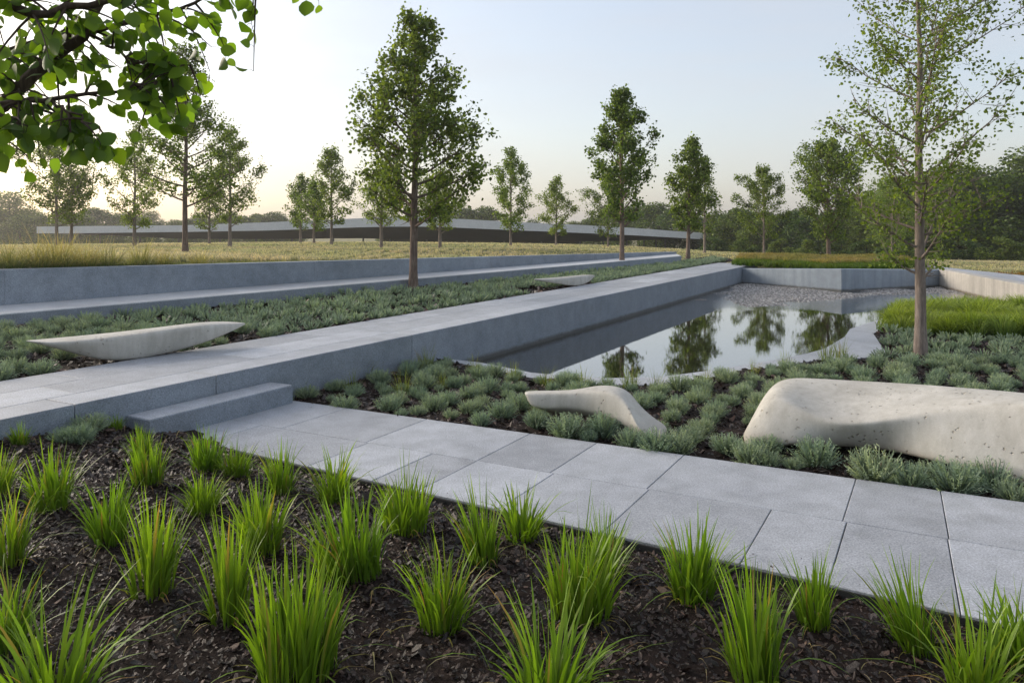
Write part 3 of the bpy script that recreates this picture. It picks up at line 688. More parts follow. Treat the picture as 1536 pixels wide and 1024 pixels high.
# ------------------------------------------------------------------ cushion plants
def cushion_mesh(name, shoots=150, leaflets=8, R0=.12, H=.14, w=.0055, lw=.006):
    acc = Acc(); n = shoots
    th = rng.uniform(0, 6.28, n); e = np.arccos(rng.uniform(.08, 1, n)) * rng.uniform(.85, 1.05, n)
    base = np.stack([np.cos(th) * R0 * .25 * rng.random(n), np.sin(th) * R0 * .25 * rng.random(n), np.full(n, -.015)], 1)
    d = np.stack([np.cos(th) * np.sin(e), np.sin(th) * np.sin(e), np.cos(e)], 1)
    ln = rng.uniform(.75, 1.12, n); tip = base + d * ln[:, None] * np.array((R0, R0, H)) * 1.08
    tip[:, 2] += .03 * np.sin(e) + .012; mid = (base + tip) / 2 + d * .004 - np.array((0, 0, .012)) * np.sin(e)[:, None]
    side = np.cross(d, rng.normal(0, 1, (n, 3))); side /= np.linalg.norm(side, axis=1)[:, None] + 1e-9
    pts = []; ss = (0, .35, .7, 1)
    def cl(t): return base * (1 - t) ** 2 + 2 * mid * t * (1 - t) + tip * t * t
    for t in ss:
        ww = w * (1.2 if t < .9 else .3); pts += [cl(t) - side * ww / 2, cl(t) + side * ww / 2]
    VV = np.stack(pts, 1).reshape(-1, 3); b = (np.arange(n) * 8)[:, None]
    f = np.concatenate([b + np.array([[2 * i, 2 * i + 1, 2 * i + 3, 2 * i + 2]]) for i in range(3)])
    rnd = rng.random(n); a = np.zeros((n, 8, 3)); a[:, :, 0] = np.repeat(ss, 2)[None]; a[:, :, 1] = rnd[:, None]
    acc.add(VV, f, a.reshape(-1, 3))
    for k in range(leaflets):
        t = .35 + .65 * (k + .5) / leaflets; c = cl(t); r = rng.normal(0, 1, (n, 3)); r -= d * (r * d).sum(1)[:, None]; r /= np.linalg.norm(r, axis=1)[:, None] + 1e-9
        dr = d * .75 + r * .85; dr /= np.linalg.norm(dr, axis=1)[:, None]; ll = rng.uniform(.016, .028, n)[:, None]
        sd = np.cross(dr, rng.normal(0, 1, (n, 3))); sd /= np.linalg.norm(sd, axis=1)[:, None] + 1e-9
        VV = np.stack([c, c + dr * ll * .5 + sd * lw * .4, c + dr * ll, c + dr * ll * .5 - sd * lw * .4], 1).reshape(-1, 3)
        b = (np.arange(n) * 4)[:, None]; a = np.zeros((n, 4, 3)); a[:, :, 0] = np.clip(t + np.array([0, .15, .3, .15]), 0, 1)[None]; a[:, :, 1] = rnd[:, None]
        acc.add(VV, b + np.array([[0, 1, 2, 3]]), a.reshape(-1, 3))
    return acc
cmesh = [cushion_mesh('cushion', n, 8, r, h).mesh('cushion_plant_%d' % i) for i, (n, r, h) in enumerate([(170, .125, .135), (150, .115, .15), (190, .14, .13), (130, .10, .12), (160, .13, .155)])]
for me in cmesh: me.materials.append(M['cushion'])
def lowacc():
    a = cushion_mesh('low', 46, 2, .13, .13, .013, .017); return np.concatenate(a.v), [np.concatenate(x) for x in a.f.values()][0], np.concatenate(a.a)
low = [lowacc() for _ in range(5)]

BENCH_KEEP = []   # (polyline px-space world xy, radius) zones with no plants
def world(l): return [np.array(Q(*p)[:2]) for p in l]
KEEP = [(world([(60, 519, 6.75), (160, 540, 6.85), (250, 531, 7.2), (350, 500, 7.7)]), .26), (world([(805, 422, 14.4), (860, 425, 15.4), (888, 420, 16.2)]), .32),
        (world([(800, 612, 6.05), (880, 612, 5.9), (940, 630, 5.65), (985, 652, 5.5)]), .19), (world([(1140, 650, 5.6), (1230, 650, 5.5), (1320, 655, 5.3), (1420, 670, 5.05), (1520, 690, 4.8), (1700, 720, 4.4)]), .40),
        ([np.array(bl(1381, 531, 0))], .26), ([np.array(Q(620, 432, 13.75)[:2]), np.array(Q(600, 433, 13.6)[:2])], .3)]
def blocked(p):
    for pl, r in KEEP:
        if len(pl) == 1:
            if np.linalg.norm(p - pl[0]) < r: return True
        else:
            for a, b in zip(pl[:-1], pl[1:]):
                e = b - a; t = np.clip((p - a) @ e / (e @ e), 0, 1)
                if np.linalg.norm(p - a - e * t) < r: return True
    return False
spots = []
RBi = [tuple(p) for p in inset(RB, .10)]
GM = [bl(1320, 492, 0), bl(1405, 500, 0), bl(1536, 505, 0), bl(1800, 515, 0), np.array((12.5, 10.5)), np.array((10.6, 14.2)), bl(1360, 470, -.0), bl(1338, 474, 0)]
for u in np.arange(1.0, 22, .215):
    for v in np.arange(-5.0, 11, .31):
        uu = u + random.uniform(-.07, .07) + random.uniform(0, .1); jj = .045 + .13 * min(1, max(0, (UV(uu, v)[1] - 6.2) / 3)); vv = v + random.uniform(-jj, jj)
        p = UV(uu, vv); x, y = p
        if abs(x) > y * .70 + 1.9 or y < 2.2: continue
        if not inpoly(RB, *[np.array([q]) for q in p])[0] or dseg(RB, x, y) < .06: continue
        if inpoly(GM, np.array([x]), np.array([y]))[0] or blocked(p): continue
        if random.random() < .10: continue
        spots.append((x, y, float(rb_z(np.array([x]), np.array([y]))[0]), 'r', random.uniform(.45, .88) * (1 + .2 * min(1, max(0, (y - 6.5) / 3)))))
for u in np.arange(1.5, 28, .27):
    for v in np.arange(-12, VB - .08, .26):
        uu = u + random.uniform(-.08, .08); vv = v + random.uniform(-.07, .07); p = UV(uu, vv); x, y = p
        if abs(x) > y * .70 + 1.9: continue
        if not inpoly(MB, np.array([x]), np.array([y]))[0] or dseg(MB, x, y) < .10 or blocked(p): continue
        if random.random() < .10 - .1 * min(1, u / 14): continue
        spots.append((x, y, float(mb_z(np.array([x]), np.array([y]))[0]), 'm', random.uniform(.65, 1.0)))
# explicit cushions along the paving edge, as the photograph has them
edge_spots = []
for px, py, hp in [(805, 640, 22), (852, 655, 32), (905, 655, 32), (882, 662, 18), (945, 671, 24), (985, 678, 30), (1015, 678, 26), (1125, 694, 28), (1090, 678, 26), (1152, 698, 20), (1225, 699, 34), (1190, 703, 16), (1312, 720, 42), (1365, 731, 30), (1432, 738, 38), (1490, 736, 44), (1520, 752, 26)]:
    p = P(px, py, -.04); spots = [s for s in spots if s[3] != 'r' or np.hypot(s[0] - p[0], s[1] - p[1]) > .21]
    edge_spots.append((p[0], p[1], -.04, 'r', hp * p[1] / FP / .135))
spots += edge_spots
for px, py, hp in [(118, 664, 28), (133, 648, 30), (100, 662, 24)]:
    z = .12
    for _ in range(4): p = P(px, py, z); z = mulch_h(p[0], p[1])
    spots.append((p[0], p[1], z, 'f', hp * p[1] / FP / .15))
spots.sort(key=lambda s: s[1])
def zone(s):
    px, py = PX(s)
    if s[3] == 'f': return 'grey-green cushion plant in the mulch under the raised walkway face', 'cushions among the grass clumps'
    if s[3] == 'm':
        if px < 260: return 'grey-green cushion plant in the terrace bed around the long blade bench', 'cushions around the blade bench'
        if px < 620: return 'grey-green cushion plant in the terrace bed left of the maple', 'cushions left of the maple'
        return 'grey-green cushion plant in the terrace bed right of the maple', 'cushions right of the maple'
    if px < 780: return 'grey-green cushion plant between granite step, pool and small wavy bench', 'cushions left of the wavy bench'
    if px < 1010 and py > 600: return 'grey-green cushion plant next to the small wavy bench', 'cushions around the wavy bench'
    if px < 1120: return 'grey-green cushion plant in rows between the two cast benches', 'cushions between the two benches'
    if py > 672: return 'grey-green cushion plant between the paving edge and the big cast bench', 'cushions in front of the big bench'
    return 'grey-green cushion plant behind the big cast bench', 'cushions behind the big bench'
inf = lambda s: abs(s[0]) < s[1] * .668 + .12
vis = [s for s in spots if inf(s)]; indiv = vis[:300]; rest = vis[300:] + [s for s in spots if not inf(s)]
for i, s in enumerate(indiv):
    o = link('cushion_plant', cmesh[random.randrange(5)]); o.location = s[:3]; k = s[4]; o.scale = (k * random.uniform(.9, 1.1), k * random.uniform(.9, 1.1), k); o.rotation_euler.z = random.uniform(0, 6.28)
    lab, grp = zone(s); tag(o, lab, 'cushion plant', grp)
acc = Acc()
for s in rest:
    v_, f_, a_ = low[random.randrange(5)]; c, d = math.cos(random.uniform(0, 6.28)), math.sin(random.uniform(0, 6.28)); t = random.uniform(0, 6.28); c, d = math.cos(t), math.sin(t); k = s[4] * 1.05
    if s[1] > 12: k *= 1.12
    vv = v_ * k; vv = np.stack([vv[:, 0] * c - vv[:, 1] * d + s[0], vv[:, 0] * d + vv[:, 1] * c + s[1], vv[:, 2] + s[2]], 1)
    aa = a_.copy(); aa[:, 1] = np.clip(aa[:, 1] * .6 + random.uniform(0, .4), 0, 1); acc.add(vv, f_, aa)
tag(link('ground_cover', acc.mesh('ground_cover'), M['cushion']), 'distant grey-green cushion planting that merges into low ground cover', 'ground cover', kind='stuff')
print('cushions', len(spots), len(rest))

# fine grass tufts at the pool side and against the walkway face
pm = [tuft_mesh('pool_grass_%d' % i, 80, .30, .07, .0045, .5, 8, 5) for i in range(3)]
for me in pm: me.materials.append(M['grass_pool'])
PG = [(452, 592, 34, 'dark fine grass tuft beside the right end of the granite step'), (500, 575, 44, 'fine grass tuft against the walkway face, second from the step'), (548, 566, 46, 'fine grass tuft against the walkway face, third from the step'),
      (575, 556, 40, 'fine grass tuft against the walkway face, fourth from the step'), (604, 592, 46, 'large yellow-green grass tuft among the cushions left of the wavy bench'), (528, 588, 40, 'pale grass tuft above the cushions near the step'),
      (640, 552, 40, 'dark fine grass tuft where walkway and planting meet'), (665, 582, 30, 'low grass tuft with orange tips among the cushions'), (712, 560, 34, 'grass tuft at the near corner of the pool'),
      (770, 572, 36, 'grass tuft on the pool kerb left of the wavy bench'), (820, 580, 38, 'grass tuft on the pool kerb above the end of the wavy bench'), (875, 584, 42, 'grass tuft on the pool kerb behind the wavy bench'),
      (945, 582, 46, 'tall thin grass tuft on the pool kerb right of the wavy bench'), (985, 585, 40, 'grass tuft on the pool kerb in front of the reflected maple'), (1060, 574, 30, 'low grass tuft on the pool kerb below the middle reflection'),
      (1130, 562, 30, 'low grass tuft on the pool kerb below the right reflection'), (1178, 552, 34, 'grass tuft on the pool kerb left of the yellow one'), (1240, 543, 46, 'bright yellow-green grass tuft at the bend of the pool kerb'),
      (1262, 538, 36, 'yellow-green grass tuft on the wide end of the pool kerb'), (800, 622, 24, 'small green grass tuft touching the left end of the wavy bench'), (1060, 603, 28, 'green grass tuft among the cushions between the benches')]
for i, (px, py, hp, lab) in enumerate(PG):
    p = P(px, py, -.05); o = link('fine_grass_tuft', pm[i % 3]); o.location = (p[0], p[1], -.05); s = hp * p[1] / FP / .30
    o.scale = (s * .95, s * .95, s * 1.1); o.rotation_euler.z = random.uniform(0, 6.28); tag(o, lab, 'grass tuft', 'fine grass tufts beside the pool')

# ------------------------------------------------------------------ benches
def bench(name, stations, label, kc=.12):
    st = [[np.array(Q(*c)) for c in s] for s in stations]
    rings = []
    for s in st:
        ring = []
        for i in range(4):
            p, c, n = s[i - 1], s[i], s[(i + 1) % 4]; k = kc
            ring += [c + (p - c) * k, c + (n - c) * k]
        rings.append(ring)
    cen = lambda r: sum(r) / 8
    vs_, f = [], []
    for r in rings: vs_ += r
    m = len(rings)
    for i in range(m - 1):
        for j in range(8):
            k = (j + 1) % 8; f.append((i * 8 + j, i * 8 + k, (i + 1) * 8 + k, (i + 1) * 8 + j))
    base = len(vs_)
    for e, (ri, i0) in enumerate(((rings[0], 0), (rings[-1], (m - 1) * 8))):
        c = cen(ri); o_ = len(vs_); vs_ += [c + (q - c) * .55 for q in ri]
        for j in range(8):
            k = (j + 1) % 8; f.append((i0 + j, i0 + k, o_ + k, o_ + j))
        f += [(o_, o_ + 1, o_ + 2, o_ + 3), (o_, o_ + 3, o_ + 4, o_ + 7), (o_ + 4, o_ + 5, o_ + 6, o_ + 7)]
    me = bpy.data.meshes.new(name); me.from_pydata([tuple(q) for q in vs_], [], f); me.update()
    import bmesh
    bm = bmesh.new(); bm.from_mesh(me); bmesh.ops.recalc_face_normals(bm, faces=bm.faces); bm.to_mesh(me); bm.free()
    me.polygons.foreach_set('use_smooth', np.ones(len(me.polygons), bool))
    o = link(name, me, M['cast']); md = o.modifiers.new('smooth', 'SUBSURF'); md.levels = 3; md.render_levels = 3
    return tag(o, label, 'bench')
def tipst(x, y, d, s=.004): return [(x - 1, y - 1.2, d + .02), (x, y - 1, d), (x, y + 1.2, d), (x, y + 1, d + .02)]
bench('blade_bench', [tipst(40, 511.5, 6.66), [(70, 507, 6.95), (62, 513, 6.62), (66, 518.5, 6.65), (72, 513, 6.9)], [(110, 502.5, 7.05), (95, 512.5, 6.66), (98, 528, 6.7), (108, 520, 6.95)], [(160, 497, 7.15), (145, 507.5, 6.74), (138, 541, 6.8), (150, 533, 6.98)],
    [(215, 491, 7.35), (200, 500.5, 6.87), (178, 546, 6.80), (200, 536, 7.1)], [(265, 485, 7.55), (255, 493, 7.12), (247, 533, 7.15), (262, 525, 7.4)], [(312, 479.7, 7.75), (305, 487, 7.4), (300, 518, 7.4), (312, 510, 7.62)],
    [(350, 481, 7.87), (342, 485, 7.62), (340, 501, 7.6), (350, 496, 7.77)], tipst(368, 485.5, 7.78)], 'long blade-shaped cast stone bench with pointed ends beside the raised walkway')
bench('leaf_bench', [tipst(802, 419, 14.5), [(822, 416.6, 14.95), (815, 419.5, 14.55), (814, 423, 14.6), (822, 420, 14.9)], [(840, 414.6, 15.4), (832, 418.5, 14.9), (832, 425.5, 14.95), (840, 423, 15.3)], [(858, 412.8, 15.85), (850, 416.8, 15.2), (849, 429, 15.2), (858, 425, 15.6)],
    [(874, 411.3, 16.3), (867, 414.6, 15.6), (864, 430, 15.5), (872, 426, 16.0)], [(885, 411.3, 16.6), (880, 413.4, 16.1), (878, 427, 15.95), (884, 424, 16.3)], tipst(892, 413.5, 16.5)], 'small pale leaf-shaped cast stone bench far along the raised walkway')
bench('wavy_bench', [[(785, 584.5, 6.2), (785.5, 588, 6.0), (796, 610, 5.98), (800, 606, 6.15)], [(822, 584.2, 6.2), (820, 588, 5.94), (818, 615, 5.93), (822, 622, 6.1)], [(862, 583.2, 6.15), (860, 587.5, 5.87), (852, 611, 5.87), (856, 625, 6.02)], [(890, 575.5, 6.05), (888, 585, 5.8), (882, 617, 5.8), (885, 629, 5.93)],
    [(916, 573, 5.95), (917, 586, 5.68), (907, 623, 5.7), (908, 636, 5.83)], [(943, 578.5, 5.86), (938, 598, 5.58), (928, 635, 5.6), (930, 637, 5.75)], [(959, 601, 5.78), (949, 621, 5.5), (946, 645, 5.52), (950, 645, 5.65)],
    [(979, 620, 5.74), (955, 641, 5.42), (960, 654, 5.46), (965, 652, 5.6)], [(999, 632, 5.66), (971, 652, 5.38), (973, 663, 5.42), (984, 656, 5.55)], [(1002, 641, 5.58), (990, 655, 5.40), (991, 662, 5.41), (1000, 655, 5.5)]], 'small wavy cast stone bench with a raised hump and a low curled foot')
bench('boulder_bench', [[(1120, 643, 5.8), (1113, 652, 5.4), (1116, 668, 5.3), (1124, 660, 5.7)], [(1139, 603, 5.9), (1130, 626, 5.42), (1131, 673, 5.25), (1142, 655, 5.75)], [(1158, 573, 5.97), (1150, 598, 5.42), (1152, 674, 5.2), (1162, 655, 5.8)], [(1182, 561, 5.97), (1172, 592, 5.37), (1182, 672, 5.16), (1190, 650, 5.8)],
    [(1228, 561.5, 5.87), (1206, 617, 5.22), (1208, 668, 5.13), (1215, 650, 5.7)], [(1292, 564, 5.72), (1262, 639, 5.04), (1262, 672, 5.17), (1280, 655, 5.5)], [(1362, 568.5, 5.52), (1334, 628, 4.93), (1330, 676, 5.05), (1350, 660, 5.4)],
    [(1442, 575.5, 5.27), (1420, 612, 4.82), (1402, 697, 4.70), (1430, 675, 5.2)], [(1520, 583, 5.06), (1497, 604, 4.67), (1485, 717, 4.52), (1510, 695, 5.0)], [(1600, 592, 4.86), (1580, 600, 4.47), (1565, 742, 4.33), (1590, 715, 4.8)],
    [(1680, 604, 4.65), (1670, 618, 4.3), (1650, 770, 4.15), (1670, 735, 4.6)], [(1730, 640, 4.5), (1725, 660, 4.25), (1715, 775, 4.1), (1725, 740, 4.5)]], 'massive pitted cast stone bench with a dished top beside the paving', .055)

# ------------------------------------------------------------------ trees
def tube(acc, pts, rad, sides=6, tone=.5, cap=False):
    pts = np.asarray(pts, float); n = len(pts); tg = np.gradient(pts, axis=0); tg /= np.linalg.norm(tg, axis=1)[:, None] + 1e-9
    ref = np.array((.31, .95, .05)) if abs(tg[:, 1]).mean() < .8 else np.array((1., 0, 0))
    a = np.cross(tg, ref); a /= np.linalg.norm(a, axis=1)[:, None] + 1e-9; b = np.cross(tg, a)
    th = np.linspace(0, 2 * np.pi, sides, endpoint=False); rad = np.asarray(rad)[:, None, None]
    VV = pts[:, None] + (a[:, None] * np.cos(th)[None, :, None] + b[:, None] * np.sin(th)[None, :, None]) * rad
    i = np.arange(n - 1)[:, None] * sides; j = np.arange(sides)[None]; k = (j + 1) % sides
    f = np.stack([i + j, i + k, i + sides + k, i + sides + j], -1).reshape(-1, 4)
    acc.add(VV.reshape(-1, 3), f)
def leaves(c, size, asp=.7, up=.35, fold=True):
    n = len(c); ax = rng.normal(0, 1, (n, 3)); ax[:, 2] -= .25; ax /= np.linalg.norm(ax, axis=1)[:, None]
    nr = rng.normal(0, 1, (n, 3)); nr[:, 2] += up * 3; sd = np.cross(ax, nr); sd /= np.linalg.norm(sd, axis=1)[:, None] + 1e-9
    nn = np.cross(ax, sd); s = (size * rng.uniform(.6, 1.25, n))[:, None]; rnd = rng.random(n)
    if fold:
        sh = [(0, 0, 0), (.28, .42, .10), (.68, .36, .10), (1, 0, 0), (.68, -.36, .10), (.28, -.42, .10)]
        VV = np.stack([c + ax * s * (p - .5) + sd * s * q * asp * 1.25 + nn * s * r for p, q, r in sh], 1).reshape(-1, 3)
        b = (np.arange(n) * 6)[:, None]; f = np.concatenate([b + np.array([[0, 1, 2, 3]]), b + np.array([[0, 3, 4, 5]])]); k = 6
    else:
        VV = np.stack([c - ax * s * .5, c + sd * s * asp * .5, c + ax * s * .5, c - sd * s * asp * .5], 1).reshape(-1, 3); b = (np.arange(n) * 4)[:, None]; f = b + np.array([[0, 1, 2, 3]]); k = 4
    a = np.zeros((n, k, 3)); a[:, :, 0] = rng.random(n)[:, None]; a[:, :, 1] = rnd[:, None]
    return VV, f, a.reshape(-1, 3)
def make_tree(H, cb_, prof, nprim=42, leafs=.065, nleaf=9000, r0=.065, up=(.9, 1.5), seed=1, clump=.07, sub=7, wx=1.0, fold=True, lean=(0, 0), twig=3, fork=False, br=.42):
    """H height, cb crown base 0..1, prof list of (t, radius) over the crown; returns (trunk mesh, crown mesh)"""
    r = np.random.default_rng(seed); W = Acc(); n = 14; cb = cb_ * .82; nleaf = int(nleaf * 1.15); nprim = int(nprim * .85)
    t = np.linspace(0, 1, n); wob = np.cumsum(r.normal(0, .012 * H / 5, (n, 2)), 0) * (t[:, None] ** .7)
    tr = np.stack([wob[:, 0] + lean[0] * t * H, wob[:, 1] + lean[1] * t * H, t * H * .985 - .04], 1)
    rad = r0 * (1 - t) ** .85 + .006; rad[0] *= 1.3
    tube(W, tr, rad, 10)
    at = lambda s: np.array([np.interp(s, t, tr[:, i]) for i in range(3)])
    pr = np.array(prof); anchors = []
    for i in range(nprim):
        s = cb + (.97 - cb) * ((i + r.uniform(0, .8)) / nprim) ** .95; az = i * 2.399 + r.normal(0, .35)
        R_ = np.interp((s - cb) / (1 - cb), pr[:, 0], pr[:, 1]) * r.uniform(.70, 1.06)
        k = r.uniform(*up); p0 = at(s); hd = np.array((np.cos(az), np.sin(az), 0)); m = 6; q = np.linspace(0, 1, m)
        fr = (s - cb) / (1 - cb); rise = R_ * k * (.7 + .3 * min(1, fr * 2.2)) * (1 - .2 * s); rise = min(rise, (H - p0[2]) * .9 + .1)
        pts = p0 + hd * (R_ * q ** .92)[:, None] + np.array((0, 0, 1)) * (rise * (q * .75 + .25 * q * q))[:, None] + np.cumsum(r.normal(0, .018 * max(R_, .3), (m, 3)), 0) * q[:, None]
        rb = max(.005, np.interp(s, t, rad) * br); tube(W, pts, rb * (1 - q) ** .8 + .0025, 5)
        ns = max(3, int(sub * (.4 + R_)))
        for j in range(ns):
            w = r.uniform(.18, 1); o_ = np.array([np.interp(w, q, pts[:, c]) for c in range(3)])
            dr = hd * r.uniform(.2, 1) + r.normal(0, .55, 3) + np.array((0, 0, r.uniform(.1, .9))); dr /= np.linalg.norm(dr)
            ln = R_ * r.uniform(.16, .38) * (1.25 - .5 * w) + .06; q2 = np.linspace(0, 1, 4)
            tw = o_ + dr * (ln * q2)[:, None] + np.array((0, 0, 1)) * (ln * .15 * q2 ** 2)[:, None]
            tube(W, tw, rb * .35 * (1 - q2) + .0018, twig)
            for e in (.35, .65, .9, 1.0): anchors.append(o_ + dr * ln * e + r.normal(0, .02, 3))
        anchors += [pts[-1], pts[-2]]
    for s in np.linspace(.9, 1, 8): anchors.append(at(s) + r.normal(0, .05, 3))
    A = np.array(anchors); A[:, 0] *= wx
    wgt = r.gamma(.6, 1, len(A)); wgt /= wgt.sum(); idx = r.choice(len(A), nleaf, p=wgt)
    c = A[idx] + r.normal(0, clump, (nleaf, 3)); c = c[c[:, 2] > cb_ * H * .95]
    La = Acc(); La.add(*leaves(c, leafs, .75, .35, fold))
    return W.mesh('trunk', True), La.mesh('crown')
def tree_obj(name, base, geo, mats, label, group=None, rot=0, s=1.0, cat='tree'):
    e = bpy.data.objects.new(name, None); COL.objects.link(e); e.location = base; e.rotation_euler.z = rot; e.scale = (s, s, s)
    a = link('trunk', geo[0], None, e); b = link('crown', geo[1], None, e)
    if not geo[0].materials: geo[0].materials.append(mats[0])
    if not geo[1].materials: geo[1].materials.append(mats[1])
    return tag(e, label, cat, group)
def base_at(px, py, d, zf=None):
    p = Q(px, py, d); z = float(ground_z(np.array([p[0]]), np.array([p[1]]))[0]) if zf is None else float(zf(np.array([p[0]]), np.array([p[1]]))[0])
    return (p[0], p[1], z)
conic = [(0, .4), (.2, 1.0), (.4, .86), (.65, .5), (.85, .22), (1, .05)]
oval = [(0, .4), (.2, 1.0), (.42, .9), (.65, .6), (.85, .27), (1, .06)]
narrow = [(0, .4), (.22, 1.0), (.45, .88), (.7, .52), (.88, .22), (1, .05)]
sc = lambda pf, k: [(a, b * k) for a, b in pf]
G = 'young trees planted on the meadow'
# main maple in the terrace bed
d = 13.75; b = base_at(620, 432, d, mb_z); H = (b[2] - Q(620, 8, d)[2]) * -1
tree_obj('maple_tree', b, make_tree(H, .25, sc([(0, .5), (.14, 1.12), (.3, 1.05), (.48, .78), (.65, .50), (.85, .27), (1, .08)], 1.25), 58, .068, 12500, .075, (.55, .95), 17, .075, 9), (M['bark'], M['leaf']), 'tallest maple with a full pointed crown, rising from the cushion bed by the terrace', rot=2.6)
d = 21.8; b = base_at(933, 397, d, mb_z); H = Q(933, 127, d)[2] - b[2]
tree_obj('maple_tree', b, make_tree(H, .27, sc(oval, 1.08), 50, .076, 10000, .07, (.7, 1.3), 12, .08, 8), (M['bark'], M['leaf']), 'second maple in the terrace bed, beyond the small leaf-shaped bench', rot=1)
d = 27; b = base_at(1032, 389, d, mb_z); H = Q(1032, 204, d)[2] - b[2]
tree_obj('maple_tree', b, make_tree(H, .25, sc(narrow, .9), 44, .082, 7000, .07, (.9, 1.5), 13, .09, 8), (M['bark'], M['leaf']), 'bright green maple at the far end of the terrace bed, right of the long roof')
d = 18; b = base_at(278, 373, d); H = Q(278, 55, d)[2] - b[2]
tree_obj('tall_tree', b, make_tree(H, .27, sc([(0, .9), (.15, 1.25), (.35, .95), (.6, .5), (.85, .32), (1, .1)], 1.05), 46, .06, 8500, .06, (.35, .8), 14, .08, 8), (M['bark'], M['leaf']), 'tall airy tree on the meadow behind the overhanging branches', G)
mt = [  # px, py, top, half width px, depth, crown base, seed, leaf count, mat, label
 (85, 366, 200, 58, 28, .22, 21, 6500, 'leaf', 'wide loose tree farthest left on the meadow, over the end of the roof'),
 (107, 366, 250, 36, 29, .3, 31, 2500, 'leaf', 'slim leaning tree close beside the farthest left meadow tree'),
 (202, 364, 188, 42, 29, .15, 22, 5200, 'leaf_light', 'pale green meadow tree between the farthest left and the tall airy tree'),
 (345, 364, 190, 47, 28, .2, 23, 5500, 'leaf', 'loose meadow tree just right of the tall airy tree'),
 (314, 364, 272, 26, 36, .25, 24, 2200, 'leaf', 'little low meadow tree between the tall airy tree and its right neighbour'),
 (451, 364, 260, 24, 40, .2, 25, 3000, 'leaf', 'narrow meadow tree, left one of the three left of the tallest maple'),
 (471, 364, 268, 26, 37, .2, 26, 3000, 'leaf_light', 'light green meadow tree, middle one of the three left of the tallest maple'),
 (497, 364, 217, 33, 34, .22, 27, 4200, 'leaf', 'meadow tree with two feathery tops, right one of the three'),
 (572, 368, 252, 38, 28, .3, 28, 3800, 'leaf_light', 'small light green meadow tree behind the left side of the tallest maple'),
 (660, 368, 252, 40, 28, .25, 29, 3800, 'leaf_light', 'small light green meadow tree behind the right side of the tallest maple'),
 (766, 365, 218, 33, 36, .15, 33, 5200, 'leaf_light', 'pointed yellowish meadow tree between the tallest and the second maple'),
 (834, 366, 262, 27, 46, .15, 34, 4500, 'leaf_light', 'smaller pointed meadow tree left of the second maple'),
 (912, 367, 262, 36, 44, .15, 35, 5200, 'leaf', 'meadow tree partly hidden behind the second maple'),
 (1057, 378, 232, 20, 38, .22, 36, 3000, 'leaf', 'narrow tree half hidden behind the bright green maple'),
 (1338, 386, 262, 50, 50, .10, 43, 8000, 'leaf_light', 'yellowish green bushy tree behind the planter, seen past the sparse tree'),
 (1146, 383, 245, 38, 40, .2, 45, 7000, 'leaf', 'dark oval tree behind the planter wall left of the broad dense tree'),
]
for px, py, top, hw, d, cb, seed, nl, mat, lab in mt:
    b = base_at(px, py, d); H = Q(px, top, d)[2] - b[2]; pf = sc(narrow if seed % 2 else conic, hw * d / FP * 1.12)
    tree_obj('meadow_tree', b, make_tree(H, cb, pf, 32, .095 if d > 30 else .08, int(nl * 1.25), .06, (.7, 1.3), seed, .09, 7, 1, False), (M['bark_pale'], M[mat]), lab, G)
b = base_at(1243, 384, 36); H = Q(0, 213, 36)[2] - b[2]
tree_obj('dense_tree', b, make_tree(H, .16, sc([(0, .35), (.22, 1), (.5, 1.0), (.72, .72), (.9, .34), (1, .1)], 1.5), 60, .115, 12500, .095, (1.0, 1.7), 41, .11, 10, 1, False), (M['bark'], M['leaf']), 'broad dense dark green tree with a short forked trunk behind the planter')
# sparse tree in the right bed
d = 9.03; b = (*bl(1381, 531, -.03), -.03)
tree_obj('birch_tree', b, make_tree(5.35, .20, [(0, .45), (.15, 1.05), (.4, 1.12), (.65, .95), (.85, .6), (1, .2)], 54, .043, 10000, .062, (.6, 1.15), 51, .075, 13, br=.3), (M['bark_pale'], M['leaf_light']), 'slender sparse young tree with thin pale branches in the cushion bed right of the pool')
# woods behind
def wood_tree(seed, H, Wd, nb=26, nl=6500, low_=.12, ls=.32):
    r = np.random.default_rng(seed); Wc = Acc(); tube(Wc, [(0, 0, -.3), (.1, 0, H * .3), (0, .1, H * .7)], [H * .022, H * .017, H * .006], 6)
    c, sz = [], []
    for i in range(nb):
        z = r.uniform(low_, .92); w = math.sin(min(1, (z - low_ + .12) / (1 - low_)) * math.pi) ** .55 * Wd; a = r.uniform(0, 6.28); rr = w * r.uniform(.1, .72)
        c.append((math.cos(a) * rr, math.sin(a) * rr, z * H)); sz.append(r.uniform(.13, .24) * min(H, 2 * Wd) )
        if i % 3 == 0:
            tube(Wc, [(0, 0, z * H * .55), (math.cos(a) * rr * .6, math.sin(a) * rr * .6, z * H * .85), c[-1]], [H * .008, H * .005, .02], 4)
    c = np.array(c); sz = np.array(sz); i = r.integers(0, nb, nl); dv = r.normal(0, 1, (nl, 3)); dv /= np.linalg.norm(dv, axis=1)[:, None]
    p = c[i] + dv * (sz[i] * r.uniform(.45, 1.12, nl) ** .7)[:, None] * np.array((1, 1, .8)); p[:, 2] = np.maximum(p[:, 2], .1)
    A = Acc(); A.add(*leaves(p, ls, .8, .5, False)); return Wc.mesh('trunk', True), A.mesh('crown')
wt = [wood_tree(61, 10, 4.2, 26, 8500), wood_tree(62, 9, 4.8, 26, 8500, .05), wood_tree(63, 11, 3.6, 24, 8000, .18), wood_tree(64, 8, 4.2, 24, 8000, .04), wood_tree(65, 12, 5.0, 32, 11000, .15), wood_tree(66, 3.2, 2.6, 14, 4200, .02, .2)]
wbase = [10, 9, 11, 8, 12, 3.2]
